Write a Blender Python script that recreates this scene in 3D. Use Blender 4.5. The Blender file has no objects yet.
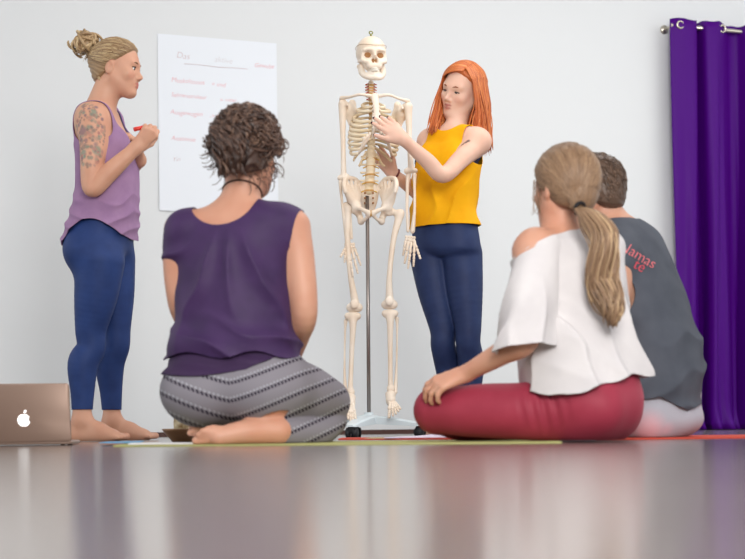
import bpy, math, random
import numpy as np
from mathutils import Matrix, Vector

# ------------------------------------------------------------------ camera, world, lights, exposure
SC = bpy.context.scene
COL = SC.collection
FPX, YH, XC, CAMH, ROLL = 1500.0, 424.0, 372.5, 0.06, math.radians(0.6)
cam_d = bpy.data.cameras.new('camera')
cam = bpy.data.objects.new('camera', cam_d); COL.objects.link(cam)
cam_d.sensor_width = 36.0
cam_d.lens = FPX / 745.0 * 36.0
cam_d.shift_y = (YH - 279.5) / 745.0
cam_d.clip_start = 0.05
cam.matrix_world = Matrix.Translation((0, 0, CAMH)) @ Matrix.Rotation(math.pi/2, 4, 'X') @ Matrix.Rotation(-ROLL, 4, 'Z')
cam_d.dof.use_dof = True
cam_d.dof.focus_distance = 6.6
cam_d.dof.aperture_fstop = 3.4
SC.camera = cam

SC.view_settings.view_transform = 'Standard'
SC.view_settings.look = 'None'
SC.view_settings.gamma = 1.0
SC.view_settings.use_curve_mapping = False
SC.view_settings.exposure = 0.27

W = bpy.data.worlds.new('World'); SC.world = W
W.use_nodes = True
W.node_tree.nodes['Background'].inputs[0].default_value = (0.93, 0.97, 1.0, 1)
W.node_tree.nodes['Background'].inputs[1].default_value = 0.85

def area(name, loc, target, sx, sy, power, col):
    l = bpy.data.lights.new(name, 'AREA'); l.shape = 'RECTANGLE'; l.size = sx; l.size_y = sy
    l.energy = power; l.color = col
    o = bpy.data.objects.new(name, l); COL.objects.link(o)
    o.location = loc
    o.rotation_euler = (Vector(target) - Vector(loc)).to_track_quat('-Z', 'Y').to_euler()
    return o
area('key_light_front', (0.9, -0.4, 2.0), (1.6, 9.0, 1.5), 2.0, 1.5, 205, (1.0, 0.98, 0.95))  # added key from the front right for the soft shadows; no window here
area('fill_light_side', (-4.8, 4.6, 2.0), (0.6, 6.0, 0.7), 3.2, 2.0, 18, (0.97, 0.99, 1.0))  # added weak fill from the left side; no window is built
area('ceiling_light_panel', (2.6, 7.2, 3.3), (2.2, 8.4, 0.0), 6.0, 2.6, 125, (1.0, 0.99, 0.97))

# ------------------------------------------------------------------ pixel frame of the survey -> metres
CA, SA = math.cos(ROLL), math.sin(ROLL)
def P(px, py, D):
    u = px - XC; v = YH - py
    uw = u*CA + v*SA; vw = -u*SA + v*CA
    return np.array([uw*D/FPX, D, CAMH + vw*D/FPX])
def V(*a): return np.array(a, float)
def nrm(v):
    v = np.asarray(v, float); return v/(np.linalg.norm(v)+1e-12)
def frame(fwd, up=(0, 0, 1)):
    """columns right, forward, up"""
    f = nrm(fwd); r = nrm(np.cross(f, up)); u = np.cross(r, f)
    return np.stack([r, f, u], 1)
def rot(axis, ang):
    return np.array(Matrix.Rotation(ang, 3, Vector(axis)))

# ------------------------------------------------------------------ materials
def mat(name, col, rough=0.6, spec=0.4, metal=0.0, noise=None, bump=None, sheen=0.0, sss=0.0, attr=None, coat=0.0, emit=None):
    m = bpy.data.materials.new(name); m.use_nodes = True
    nt = m.node_tree; b = nt.nodes['Principled BSDF']
    b.inputs['Base Color'].default_value = (*col, 1)
    b.inputs['Roughness'].default_value = rough
    b.inputs['Specular IOR Level'].default_value = spec
    b.inputs['Metallic'].default_value = metal
    b.inputs['Coat Weight'].default_value = coat
    if sheen:
        b.inputs['Sheen Weight'].default_value = sheen
        b.inputs['Sheen Tint'].default_value = (*[min(1, c*1.6+.1) for c in col], 1)
    if sss:
        b.inputs['Subsurface Weight'].default_value = sss
        b.inputs['Subsurface Radius'].default_value = (1.0, 0.35, 0.2)
        b.inputs['Subsurface Scale'].default_value = 0.012
    tc = nt.nodes.new('ShaderNodeTexCoord')
    src = None
    if noise:                                     # (scale, colour2, detail[, stretch])
        n = nt.nodes.new('ShaderNodeTexNoise'); n.inputs['Scale'].default_value = noise[0]
        n.inputs['Detail'].default_value = noise[2]
        mp = nt.nodes.new('ShaderNodeMapping')
        if len(noise) > 3: mp.inputs['Scale'].default_value = noise[3]
        nt.links.new(tc.outputs['Object'], mp.inputs['Vector']); nt.links.new(mp.outputs[0], n.inputs['Vector'])
        r = nt.nodes.new('ShaderNodeValToRGB')
        r.color_ramp.elements[0].color = (*col, 1); r.color_ramp.elements[0].position = .35
        r.color_ramp.elements[1].color = (*noise[1], 1); r.color_ramp.elements[1].position = .68
        nt.links.new(n.outputs['Fac'], r.inputs[0]); src = r.outputs[0]
    if attr:                                      # per-vertex tint, alpha = how much
        a = nt.nodes.new('ShaderNodeAttribute'); a.attribute_name = attr
        mx = nt.nodes.new('ShaderNodeMix'); mx.data_type = 'RGBA'
        if src: nt.links.new(src, mx.inputs['A'])
        else: mx.inputs['A'].default_value = (*col, 1)
        nt.links.new(a.outputs['Color'], mx.inputs['B']); nt.links.new(a.outputs['Alpha'], mx.inputs['Factor'])
        src = mx.outputs['Result']
    if src: nt.links.new(src, b.inputs['Base Color'])
    if bump:                                      # (scale, strength, distance)
        n2 = nt.nodes.new('ShaderNodeTexNoise'); n2.inputs['Scale'].default_value = bump[0]; n2.inputs['Detail'].default_value = 3
        bp = nt.nodes.new('ShaderNodeBump'); bp.inputs['Strength'].default_value = bump[1]; bp.inputs['Distance'].default_value = bump[2]
        nt.links.new(tc.outputs['Object'], n2.inputs['Vector']); nt.links.new(n2.outputs['Fac'], bp.inputs['Height'])
        nt.links.new(bp.outputs[0], b.inputs['Normal'])
    if emit:
        b.inputs['Emission Color'].default_value = (*emit[0], 1); b.inputs['Emission Strength'].default_value = emit[1]
    return m
def srgb(r, g, b):
    f = lambda c: (c/255/12.92) if c/255 <= .04045 else ((c/255+.055)/1.055)**2.4
    return (f(r), f(g), f(b))

# ------------------------------------------------------------------ mesh helpers
ZMIN = [None]          # height of what the figure being built rests on
def mk(name, verts, faces, m, parent=None, origin=(0, 0, 0), smooth=True, tint=None, solid=0.0, rnd=None):
    verts = np.array(verts, np.float32)
    if ZMIN[0] is not None: verts[:, 2] = np.maximum(verts[:, 2], ZMIN[0])
    verts = verts - np.asarray(origin, np.float32)
    me = bpy.data.meshes.new(name)
    if isinstance(faces, np.ndarray): groups = [faces]
    else:
        by = {}
        for f in faces: by.setdefault(len(f), []).append(f)
        groups = [np.array(v) for v in by.values()]
    loops = np.concatenate([g.ravel() for g in groups]).astype(np.int32)
    tot = np.concatenate([np.full(len(g), g.shape[1]) for g in groups]).astype(np.int32)
    st = np.concatenate([[0], np.cumsum(tot)[:-1]]).astype(np.int32)
    me.vertices.add(len(verts)); me.vertices.foreach_set('co', verts.ravel())
    me.loops.add(len(loops)); me.loops.foreach_set('vertex_index', loops)
    me.polygons.add(len(tot)); me.polygons.foreach_set('loop_start', st)
    try: me.polygons.foreach_set('loop_total', tot)
    except Exception: pass
    me.update(calc_edges=True); me.validate()
    me.polygons.foreach_set('use_smooth', np.full(len(me.polygons), bool(smooth)))
    if tint is not None:
        a = me.color_attributes.new('tint', 'FLOAT_COLOR', 'POINT'); a.data.foreach_set('color', np.asarray(tint, np.float32).ravel())
    if rnd is not None:
        a = me.attributes.new('rnd', 'FLOAT', 'POINT'); a.data.foreach_set('value', np.asarray(rnd, np.float32).ravel())
    me.materials.append(m)
    o = bpy.data.objects.new(name, me); COL.objects.link(o)
    if parent is not None: o.parent = parent
    else: o.location = origin
    if solid:
        s = o.modifiers.new('solid', 'SOLIDIFY'); s.thickness = solid; s.offset = -1
    return o
def tag(o, label=None, cat=None, group=None, kind=None):
    if label: o['label'] = label
    if cat: o['category'] = cat
    if group: o['group'] = group
    if kind: o['kind'] = kind
    return o
def empty(name, loc):
    o = bpy.data.objects.new(name, None); COL.objects.link(o); o.location = loc; o.empty_display_size = .1
    return o

class MB:
    """collects shapes for one mesh"""
    def __init__(s): s.v = []; s.f = []; s.n = 0; s.r = []
    def add(s, v, f, r=0.5):
        v = np.asarray(v, float); s.v.append(v); s.r.append(np.full(len(v), r))
        s.f += [tuple(int(i)+s.n for i in q) for q in f]; s.n += len(v); return s
    def tube(s, pts, rad, sides=8, r=.5, cap=True, flat=None):
        pts = np.asarray(pts, float); n = len(pts)
        rad = np.broadcast_to(np.asarray(rad, float), (n,))
        t = np.gradient(pts, axis=0); t /= np.linalg.norm(t, axis=1)[:, None]+1e-12
        ref = V(0, 0, 1) if abs(t[0][2]) < .9 else V(1, 0, 0)
        if flat is not None: ref = np.asarray(flat[0], float)
        u = nrm(ref - t[0]*np.dot(ref, t[0])); vs = []
        ang = np.arange(sides)*2*math.pi/sides
        for i in range(n):
            if flat is not None: u = np.asarray(flat[0], float)
            u = nrm(u - t[i]*np.dot(u, t[i])); w = np.cross(t[i], u)
            k = flat[1] if flat is not None else 1.0
            vs.append(pts[i] + rad[i]*(np.cos(ang)[:, None]*u*k + np.sin(ang)[:, None]*w))
        fs = [(i*sides+j, i*sides+(j+1) % sides, (i+1)*sides+(j+1) % sides, (i+1)*sides+j) for i in range(n-1) for j in range(sides)]
        if cap: fs += [tuple(range(sides))[::-1], tuple((n-1)*sides+j for j in range(sides))]
        return s.add(np.concatenate(vs), fs, r)
    def box(s, c, R, size, bev=0.0):
        c = np.asarray(c, float); R = np.asarray(R, float); hx, hy, hz = np.asarray(size)/2
        b = min(bev, hx*.9, hy*.9)
        if b > 0:
            ring = []
            for sx, sy, a0 in ((1, 1, 0), (-1, 1, 90), (-1, -1, 180), (1, -1, 270)):
                for a in (0, 30, 60, 90):
                    t = math.radians(a0+a); ring.append((sx*(hx-b)+b*math.cos(t), sy*(hy-b)+b*math.sin(t)))
            bz = min(b*.5, hz*.5); m = len(ring); vs = []
            for z, k in ((-hz, 1-bz/min(hx, hy)), (-hz+bz, 1), (hz-bz, 1), (hz, 1-bz/min(hx, hy))):
                vs += [(x*k, y*k, z) for x, y in ring]
            fs = [(i*m+j, i*m+(j+1) % m, (i+1)*m+(j+1) % m, (i+1)*m+j) for i in range(3) for j in range(m)]
            fs += [tuple(range(m))[::-1], tuple(3*m+j for j in range(m))]
        else:
            vs = [(x, y, z) for x in (-hx, hx) for y in (-hy, hy) for z in (-hz, hz)]
            fs = [(0, 1, 3, 2), (4, 6, 7, 5), (0, 4, 5, 1), (2, 3, 7, 6), (0, 2, 6, 4), (1, 5, 7, 3)]
        return s.add(np.array(vs)@R.T + c, fs)
    def lathe(s, c, R, prof, n=32):
        ang = np.arange(n)*2*math.pi/n; vs = []
        for r, z in prof: vs += [(r*math.cos(a), r*math.sin(a), z) for a in ang]
        m = len(prof)
        fs = [(i*n+j, i*n+(j+1) % n, (i+1)*n+(j+1) % n, (i+1)*n+j) for i in range(m-1) for j in range(n)]
        return s.add(np.array(vs)@np.asarray(R).T + np.asarray(c), fs)
    def ball(s, c, R, rad, n=12):
        prof = [(math.sin(t), -math.cos(t)) for t in np.linspace(0.02, math.pi-.02, n)]
        ang = np.arange(n*2)*math.pi/n; vs = []
        for r, z in prof: vs += [(r*math.cos(a)*rad[0], r*math.sin(a)*rad[1], z*rad[2]) for a in ang]
        k = n*2; fs = [(i*k+j, i*k+(j+1) % k, (i+1)*k+(j+1) % k, (i+1)*k+j) for i in range(n-1) for j in range(k)]
        fs += [tuple(range(k))[::-1], tuple((n-1)*k+j for j in range(k))]
        return s.add(np.array(vs)@np.asarray(R).T + np.asarray(c), fs)
    def build(s, name, m, parent=None, origin=(0, 0, 0), smooth=True, rnd=False, solid=0.0):
        return mk(name, np.concatenate(s.v), s.f, m, parent, origin, smooth, rnd=np.concatenate(s.r) if rnd else None, solid=solid)

def catmull(pts, n):
    pts = np.asarray(pts, float); m = len(pts)
    q = np.concatenate([[2*pts[0]-pts[1]], pts, [2*pts[-1]-pts[-2]]])
    out = []
    for t in np.linspace(0, m-1-1e-6, n):
        i = int(t); f = t-i; a, b, c, d = q[i], q[i+1], q[i+2], q[i+3]
        out.append(.5*(2*b+(c-a)*f+(2*a-5*b+4*c-d)*f*f+(3*b-a-3*c+d)*f**3))
    return np.array(out)

# value noise on arrays of points
_RNG = np.random.RandomState(7); _TAB = _RNG.rand(4096).astype(np.float32)
def vnoise(p, sc=1.0, seed=0):
    q = np.asarray(p)*sc + seed*17.3; i = np.floor(q).astype(np.int64); f = q-i; f = f*f*(3-2*f)
    def h(a, b, c): return _TAB[(a*73856093 ^ b*19349663 ^ c*83492791) & 4095]
    x, y, z = i[..., 0], i[..., 1], i[..., 2]; fx, fy, fz = f[..., 0], f[..., 1], f[..., 2]
    r = 0
    for dx in (0, 1):
        for dy in (0, 1):
            for dz in (0, 1):
                r = r + h(x+dx, y+dy, z+dz)*(fx if dx else 1-fx)*(fy if dy else 1-fy)*(fz if dz else 1-fz)
    return r*2-1

# ------------------------------------------------------------------ implicit bodies
def smin(a, b, k):
    if k <= 0: return np.minimum(a, b)
    h = np.maximum(k-np.abs(a-b), 0)/k
    return np.minimum(a, b) - h*h*k*.25
class Body:
    def __init__(s): s.p = []
    def cone(s, a, b, ra, rb, k=.03, g='', n=None, sc=1.0):
        s.p.append(('cone', np.asarray(a, float), np.asarray(b, float), ra, rb, k, g, n, sc)); return s
    def chain(s, pts, rads, k=.03, g='', n=None, sc=1.0):
        for i in range(len(pts)-1): s.cone(pts[i], pts[i+1], rads[i], rads[i+1], k, g, n, sc)
        return s
    def path(s, pts, rads, k=.03, g='', n=None, sc=1.0, seg=6):
        m = (len(pts)-1)*seg+1; C = catmull(pts, m); A = catmull(np.asarray(rads, float)[:, None], m)[:, 0]
        s.p.append(('path', C, A, None, None, k, g, n, sc)); return s
    def ell(s, c, R, rad, k=.03, g='', sub=False):
        s.p.append(('ell', np.asarray(c, float), np.asarray(R, float), np.asarray(rad, float), k, g, sub)); return s
    def ball(s, c, r, k=.03, g='', sub=False): return s.ell(c, np.eye(3), (r, r, r), k, g, sub)
    def loft(s, keys, R, k=.03, g='', pw=2.3, end=.03):
        """keys: (centre, half width, half depth) along a nearly straight axis; R columns right, forward, up"""
        C = catmull([q[0] for q in keys], 60); A = catmull([[q[1], q[2]] for q in keys], 60)
        s.p.append(('loft', C, A, np.asarray(R, float), k, g, pw, end)); return s
    def _d(s, q, X):
        if q[0] == 'cone':
            _, a, b, ra, rb, k, g, n, sc = q
            if n is not None:
                n = nrm(n); T = np.eye(3)+(1/sc-1)*np.outer(n, n); X = (X-a)@T.T; b = T@(b-a); a = 0*b
            pa = X-a; ba = b-a; l2 = ba@ba+1e-12
            t = np.clip(pa@ba/l2, 0, 1)
            return (np.linalg.norm(pa-t[..., None]*ba, axis=-1)-(ra+(rb-ra)*t))*(min(1, sc) if n is not None else 1)
        if q[0] == 'path':
            return np.min([s._d(('cone', q[1][i], q[1][i+1], q[2][i], q[2][i+1], 0, '', q[7], q[8]), X) for i in range(len(q[1])-1)], axis=0)
        if q[0] == 'ell':
            Y = (X-q[1])@q[2]; r = q[3]
            k0 = np.linalg.norm(Y/r, axis=-1); k1 = np.linalg.norm(Y/(r*r), axis=-1)+1e-9
            return k0*(k0-1)/k1
        _, C, A, R, k, g, pw, end = q
        ax = C[-1]-C[0]; L = np.linalg.norm(ax); ax = ax/L
        ts = (C-C[0])@ax; t = (X-C[0])@ax
        tc = np.clip(t, ts[0], ts[-1])
        cx = np.stack([np.interp(tc, ts, C[:, i]) for i in range(3)], -1)
        a = np.interp(tc, ts, A[:, 0]); b = np.interp(tc, ts, A[:, 1])
        Y = X-cx; u = np.abs(Y@R[:, 0])/a; v = np.abs(Y@R[:, 1])/b
        d = ((u**pw+v**pw+1e-9)**(1/pw)-1)*np.minimum(a, b)
        over = np.maximum(np.maximum(ts[0]+end-t, t-ts[-1]+end), 0)
        dd = d+end
        return np.where(over > 0, np.sqrt(np.maximum(dd, 0)**2+over**2)-end+np.minimum(dd, 0), d)
    def _bb(s, q, m):
        if q[0] == 'cone':
            r = max(q[3], q[4])*max(1, q[8])+m
            return np.minimum(q[1], q[2])-r, np.maximum(q[1], q[2])+r
        if q[0] == 'ell': r = q[3].max()+m; return q[1]-r, q[1]+r
        r = q[2].max()*(max(1, q[8]) if q[0] == 'path' else 1)+m; return q[1].min(0)-r, q[1].max(0)+r
    def field(s, h, groups=None, pad=.03, bounds=None, extra=None, off=0.0):
        ps = [q for q in s.p if groups is None or q[{'cone': 6, 'path': 6, 'ell': 5, 'loft': 5}[q[0]]] in groups]
        if bounds is None:
            bb = [s._bb(q, pad) for q in ps]
            if extra: bb += [s._bb(q, pad) for q in extra.p]
            bounds = (np.min([b[0] for b in bb], 0), np.max([b[1] for b in bb], 0))
        lo, hi = bounds; n = np.ceil((hi-lo)/h).astype(int)+1
        F = np.full(n, .1, np.float32)
        g = [lo[i]+h*np.arange(n[i]) for i in range(3)]
        def put(q, off):
            ty = q[0]; k = {'cone': 5, 'path': 5, 'ell': 4, 'loft': 4}[ty]; k = q[k]
            b0, b1 = s._bb(q, max(.035, k)+.01+off)
            i0 = np.clip(np.floor((b0-lo)/h).astype(int), 0, n-1); i1 = np.clip(np.ceil((b1-lo)/h).astype(int)+1, 1, n)
            if (i1 <= i0).any(): return
            sl = tuple(slice(i0[i], i1[i]) for i in range(3))
            X = np.stack(np.meshgrid(*[g[i][sl[i]] for i in range(3)], indexing='ij'), -1)
            d = s._d(q, X)-off
            if ty == 'ell' and q[6]: F[sl] = -smin(-F[sl], d, k)
            else: F[sl] = smin(F[sl], d, k)
        for q in ps: put(q, off)
        if extra:
            for q in extra.p: put(q, 0.0)
        return F, lo, h

def at_points(B, X, groups=None):
    d = np.full(len(X), 9.0)
    for q in B.p:
        if groups is None or q[{'cone': 6, 'path': 6, 'ell': 5, 'loft': 5}[q[0]]] in groups: d = np.minimum(d, B._d(q, X))
    return d
def ring_on(v, q, c, R, tilt, lift=.002, n=48):
    """closed loop of points lying on a body mesh around c"""
    from mathutils.bvhtree import BVHTree
    near = np.linalg.norm(v-c, axis=1) < .25
    b = BVHTree.FromPolygons([Vector(x) for x in v], [tuple(int(i) for i in f) for f in q if near[f].all()])
    out = []
    for t in np.linspace(0, 2*math.pi, n, endpoint=False):
        d = R@V(math.cos(t), math.sin(t), tilt*math.sin(t)); d = nrm(d)
        h = b.ray_cast(Vector(c+d*.20), Vector(-d))
        if h[0] is not None and (np.array(h[0])-c)@d > 0: out.append(np.array(h[0])+d*lift)
    return np.array(out+[out[0]])
def grid_points(F, lo, h):
    return np.stack(np.meshgrid(*[lo[i]+h*np.arange(F.shape[i]) for i in range(3)], indexing='ij'), -1)
def snets(F, lo, h, smooth=1):
    s = F < 0
    c8 = [(i, j, k) for i in (0, 1) for j in (0, 1) for k in (0, 1)]
    def cs(A, c): return A[c[0]:A.shape[0]-1+c[0], c[1]:A.shape[1]-1+c[1], c[2]:A.shape[2]-1+c[2]]
    cnt = sum(cs(s, c).astype(np.int8) for c in c8)
    act = (cnt > 0) & (cnt < 8)
    ijk = np.argwhere(act); N = len(ijk)
    idx = np.full(act.shape, -1, np.int64); idx[act] = np.arange(N)
    vals = {c: F[ijk[:, 0]+c[0], ijk[:, 1]+c[1], ijk[:, 2]+c[2]] for c in c8}
    acc = np.zeros((N, 3)); w = np.zeros(N)
    for a in c8:
        for ax in range(3):
            if a[ax]: continue
            b = list(a); b[ax] = 1; b = tuple(b)
            va, vb = vals[a], vals[b]; m = (va < 0) != (vb < 0)
            t = np.where(m, va/(va-vb+1e-20), 0)
            p = np.tile(np.array(a, float), (N, 1)); p[:, ax] = t
            acc[m] += p[m]; w[m] += 1
    vt = (ijk+acc/w[:, None])*h+lo
    qs = []
    for ax in range(3):
        o = [(1, 2), (2, 0), (0, 1)][ax]
        sl0 = [slice(None)]*3; sl1 = [slice(None)]*3; sl0[ax] = slice(0, -1); sl1[ax] = slice(1, None)
        a = s[tuple(sl0)]; b = s[tuple(sl1)]
        e = np.argwhere(a != b); sg = a[tuple(e.T)]
        ok = (e[:, o[0]] > 0) & (e[:, o[1]] > 0) & (e[:, o[0]] < act.shape[o[0]]) & (e[:, o[1]] < act.shape[o[1]])
        e = e[ok]; sg = sg[ok]
        def cell(d0, d1):
            q = e.copy(); q[:, o[0]] -= d0; q[:, o[1]] -= d1; return idx[tuple(q.T)]
        Q = np.stack([cell(1, 1), cell(0, 1), cell(0, 0), cell(1, 0)], 1)
        Q[~sg] = Q[~sg][:, ::-1]; qs.append(Q)
    Q = np.concatenate(qs); Q = Q[(Q >= 0).all(1)]
    for _ in range(smooth):
        acc = np.zeros_like(vt); cn = np.zeros(N)
        for i in range(4):
            a, b = Q[:, i], Q[:, (i+1) % 4]
            np.add.at(acc, a, vt[b]); np.add.at(cn, a, 1)
            np.add.at(acc, b, vt[a]); np.add.at(cn, b, 1)
        vt = vt*.5+.5*acc/np.maximum(cn, 1)[:, None]
    return vt, Q
def clip(v, q, g):
    """keep the part of the mesh where g > 0, cut cleanly"""
    T = np.concatenate([q[:, [0, 1, 2]], q[:, [0, 2, 3]]]) if q.shape[1] == 4 else q
    pos = g > 0; c = pos[T].sum(1)
    full = q[(pos[q].all(1))] if q.shape[1] == 4 else T[c == 3]
    if q.shape[1] == 4:
        qm = q[pos[q].any(1) & ~pos[q].all(1)]
        T = np.concatenate([qm[:, [0, 1, 2]], qm[:, [0, 2, 3]]]); c = pos[T].sum(1)
    out = [tuple(x) for x in full]; new = []; cache = {}; base = len(v)
    for x in T[c == 3]: out.append(tuple(x))
    def cut(a, b):
        key = (min(a, b), max(a, b))
        if key not in cache:
            t = g[a]/(g[a]-g[b]); t = min(max(t, .02), .98); cache[key] = base+len(new); new.append(v[a]+(v[b]-v[a])*t)
        return cache[key]
    for t in T[(c == 1) | (c == 2)]:
        t = list(t); k = sum(pos[t])
        for _ in range(3):
            if (k == 1 and pos[t[0]]) or (k == 2 and not pos[t[0]]): break
            t = t[1:]+t[:1]
        a, b, d = t; ab = cut(a, b); ad = cut(a, d)
        if k == 1: out.append((a, ab, ad))
        else: out.append((ab, b, d)); out.append((ab, d, ad))
    v = np.concatenate([v, np.array(new)]) if new else v
    used = np.zeros(len(v), bool)
    for f in out: used[[int(i) for i in f]] = True
    re = np.cumsum(used)-1
    return v[used], [tuple(int(re[i]) for i in f) for f in out]
def ellv(x, z, cx, cz, rx, rz):
    return (np.sqrt(((x-cx)/rx)**2+((z-cz)/rz)**2)-1)*np.minimum(rx, rz)
def fold(x):
    """cloth ridge, 0..1"""
    return (1-np.abs(np.sin(x*.5)))**1.25
def sstep(a, b, x):
    t = np.clip((x-a)/(b-a), 0, 1); return t*t*(3-2*t)

# ------------------------------------------------------------------ anatomy helpers
def head(B, o, R, s=1.0, male=False):
    L = lambda *p: o+R@(s*np.array(p, float))
    E = lambda c, r, k=.02, rr=None, sub=False: B.ell(L(*c), R if rr is None else R@rr, np.array(r)*s, k*s, 'head', sub)
    E((0, -.015, .03), (.074, .093, .083))
    E((0, .028, -.028), (.060, .056, .082), .03)
    j = .02 if not male else .024
    for q in (-1, 1):
        B.cone(L(q*.050, -.004, -.045), L(q*.018, .056, -.094), j*s, .016*s, .03*s, 'head')
        E((q*.037, .052, -.026), (.023, .022, .022), .02)
        B.cone(L(q*.040, .0615, .021), L(q*.012, .0725, .018), .0085*s, .0085*s, .02*s, 'head')
        E((q*.032, .086, .000), (.015, .011, .009), .012, None, True)
        E((q*.031, .0615, .000), (.0145, .0135, .0125), .004)
        E((q*.076, -.014, -.010), (.007, .018, .031), .008, rot((1, 0, 0), -.2))
        E((q*.081, -.006, -.010), (.005, .008, .016), .004, rot((1, 0, 0), -.2), True)
        E((q*.0105, .086, -.036), (.0075, .009, .007), .006)
    E((0, .066, -.094), (.020, .018, .016), .02)
    E((0, .060, -.058), (.028, .022, .022), .02)
    B.path([L(0, .073, .012), L(0, .084, -.010), L(0, .0985, -.029)], [.0075*s, .0072*s, .0088*s], .012*s, 'head')
    for q in (-1, 1):
        B.cone(L(q*.024, .0735, -.0590), L(0, .0855, -.0575), .0042*s, .0060*s, .005*s, 'head')
        B.cone(L(q*.020, .0740, -.0680), L(0, .0840, -.0695), .0048*s, .0066*s, .005*s, 'head')
    return L
def hand(B, w, fwd, nm, side=1, curl=(.3, .35, .4, .45), s=1.0, spread=.06, thumb=(.55, .75, -.25), tcurl=.3, joints=(1.0, 1.1, .7), rw=.024):
    F = nrm(fwd); N = nrm(np.asarray(nm)-F*np.dot(nm, F)); S = np.cross(F, N)*side
    L = lambda a, b, c: w+s*(F*a+S*b+N*c)
    B.cone(L(0, 0, 0), L(.05, 0, 0), rw*s, .022*s, .02, 'hand', N, .75)
    ys = (.028, .0095, -.0095, -.027); fs = (.086, .091, .086, .077); ln = (.074, .082, .076, .060)
    tips = []
    for i in range(4):
        kn = L(fs[i], ys[i], 0)
        B.cone(L(.02, ys[i]*.55, 0), kn, .014*s, .0115*s, .012*s, 'hand')
        d = 0; p = kn; sp = spread*(1.5-i)
        for jn, (frac, r0, r1) in enumerate(((.45, .0100, .0088), (.31, .0088, .0078), (.24, .0078, .0062))):
            d += curl[i]*joints[jn]
            dr = nrm(F*math.cos(d)-N*math.sin(d)+S*sp*math.cos(d))
            e = p+dr*ln[i]*frac*s
            B.cone(p, e, r0*s, r1*s, .004*s, 'hand'); p = e
        tips.append((p, dr))
    p = L(.022, .022, -.006); t = nrm(F*thumb[0]+S*thumb[1]+N*thumb[2])
    for jn, (l, r0, r1) in enumerate(((.038, .0165, .0125), (.034, .0115, .0098), (.026, .0098, .0072))):
        e = p+t*l*s; B.cone(p, e, r0*s, r1*s, .012*s if jn == 0 else .004*s, 'hand'); p = e
        t = nrm(t*math.cos(tcurl)+(-S*.75+F*.5-N*.3)*math.sin(tcurl))
    tips.append((p, t))
    return tips
def foot(B, ankle, fdir, s=1.0, up=(0, 0, 1), zoff=0.0):
    """flat foot: ankle point, horizontal toe direction; sole at ankle height - .075*s"""
    F = nrm(fdir); U = nrm(up); S = np.cross(F, U)
    L = lambda a, b, c: ankle+s*(F*a+S*b+U*c)
    B.cone(L(0, 0, .01), L(-.035, 0, -.045), .034*s, .029*s, .03, 'foot')
    B.chain([L(.005, 0, -.005), L(.075, 0, -.034), L(.146, 0, -.056)], [.034*s, .030*s, .0205*s], .03, 'foot')
    B.cone(L(-.03, 0, -.05), L(.13, -.016, -.057), .024*s, .018*s, .03, 'foot')
    B.cone(L(-.03, 0, -.05), L(.13, .018, -.057), .024*s, .018*s, .03, 'foot')
    for b, a, r in ((-.030, .182, .0140), (-.011, .182, .0110), (.005, .177, .0102), (.019, .169, .0096), (.032, .160, .009)):
        B.cone(L(.13, b*.85, -.056), L(a, b, -.066+r-.005), r*s*1.1, r*s, .006, 'foot')
def cran(L, R, s, dirv, lift=0.0):
    """point on the hair surface of the cranium in direction dirv (head frame)"""
    d = nrm(dirv); r = np.array([.074, .093, .083])+lift
    t = 1/np.linalg.norm(d/r)
    return L(*(np.array([0, -.015, .03])+d*t))
HAIRLINE = ([-.13, -.07, -.035, -.012, .012, .035, .058, .075, .1], [-.080, -.072, -.055, -.012, .012, .040, .072, .090, .12])
def hair_cap(o, R, s, lift=.009, h=.004, line=HAIRLINE, extra=(), amp=.0022, flow=None, side=0.0):
    H = Body(); L = lambda *p: o+R@(s*np.array(p, float))
    H.ell(L(0, -.015, .03), R, np.array([.074+lift, .093+lift, .083+lift])*s, .02)
    H.ell(L(0, -.050, -.025), R, np.array([.058+lift*.6, .050+lift*.6, .06])*s, .03)
    for c, r in extra: H.ell(L(*c), R, np.array(r)*s, .02)
    F, lo, hh = H.field(h)
    X = (grid_points(F, lo, hh)-o)@R/s
    if flow is not None:
        F = F-amp*np.sin(flow(X)).astype(np.float32)
    v, q = snets(F, lo, hh, 0)
    Y = (v-o)@R/s
    hl = lambda Y: Y[:, 2]-np.interp(Y[:, 1]+side*np.abs(Y[:, 0]), *line)
    v, q = clip(v, q, hl(Y))
    Y = (v-o)@R/s; c = L(0, -.015, .03)          # the edge comes down onto the skin
    k = (1-sstep(0, .020, hl(Y)))*(lift+.003)*s
    return v-((v-c)/np.linalg.norm(v-c, axis=1)[:, None])*k[:, None], q
def bvh_of(v, q):
    from mathutils.bvhtree import BVHTree
    return BVHTree.FromPolygons([Vector(x) for x in v], [tuple(int(i) for i in f) for f in q])
def snap(pts, bvh, lift):
    out = []
    for p in pts:
        h = bvh.find_nearest(Vector(p)); n = np.array(h[1]); c = np.array(h[0])
        if n@(np.array(p)-c) < 0 and np.linalg.norm(np.array(p)-c) > .004: n = -n
        out.append(c+n*lift)
    return np.array(out)
def add_mesh(mb, v, f, r=.5): mb.add(v, f, r)
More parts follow.
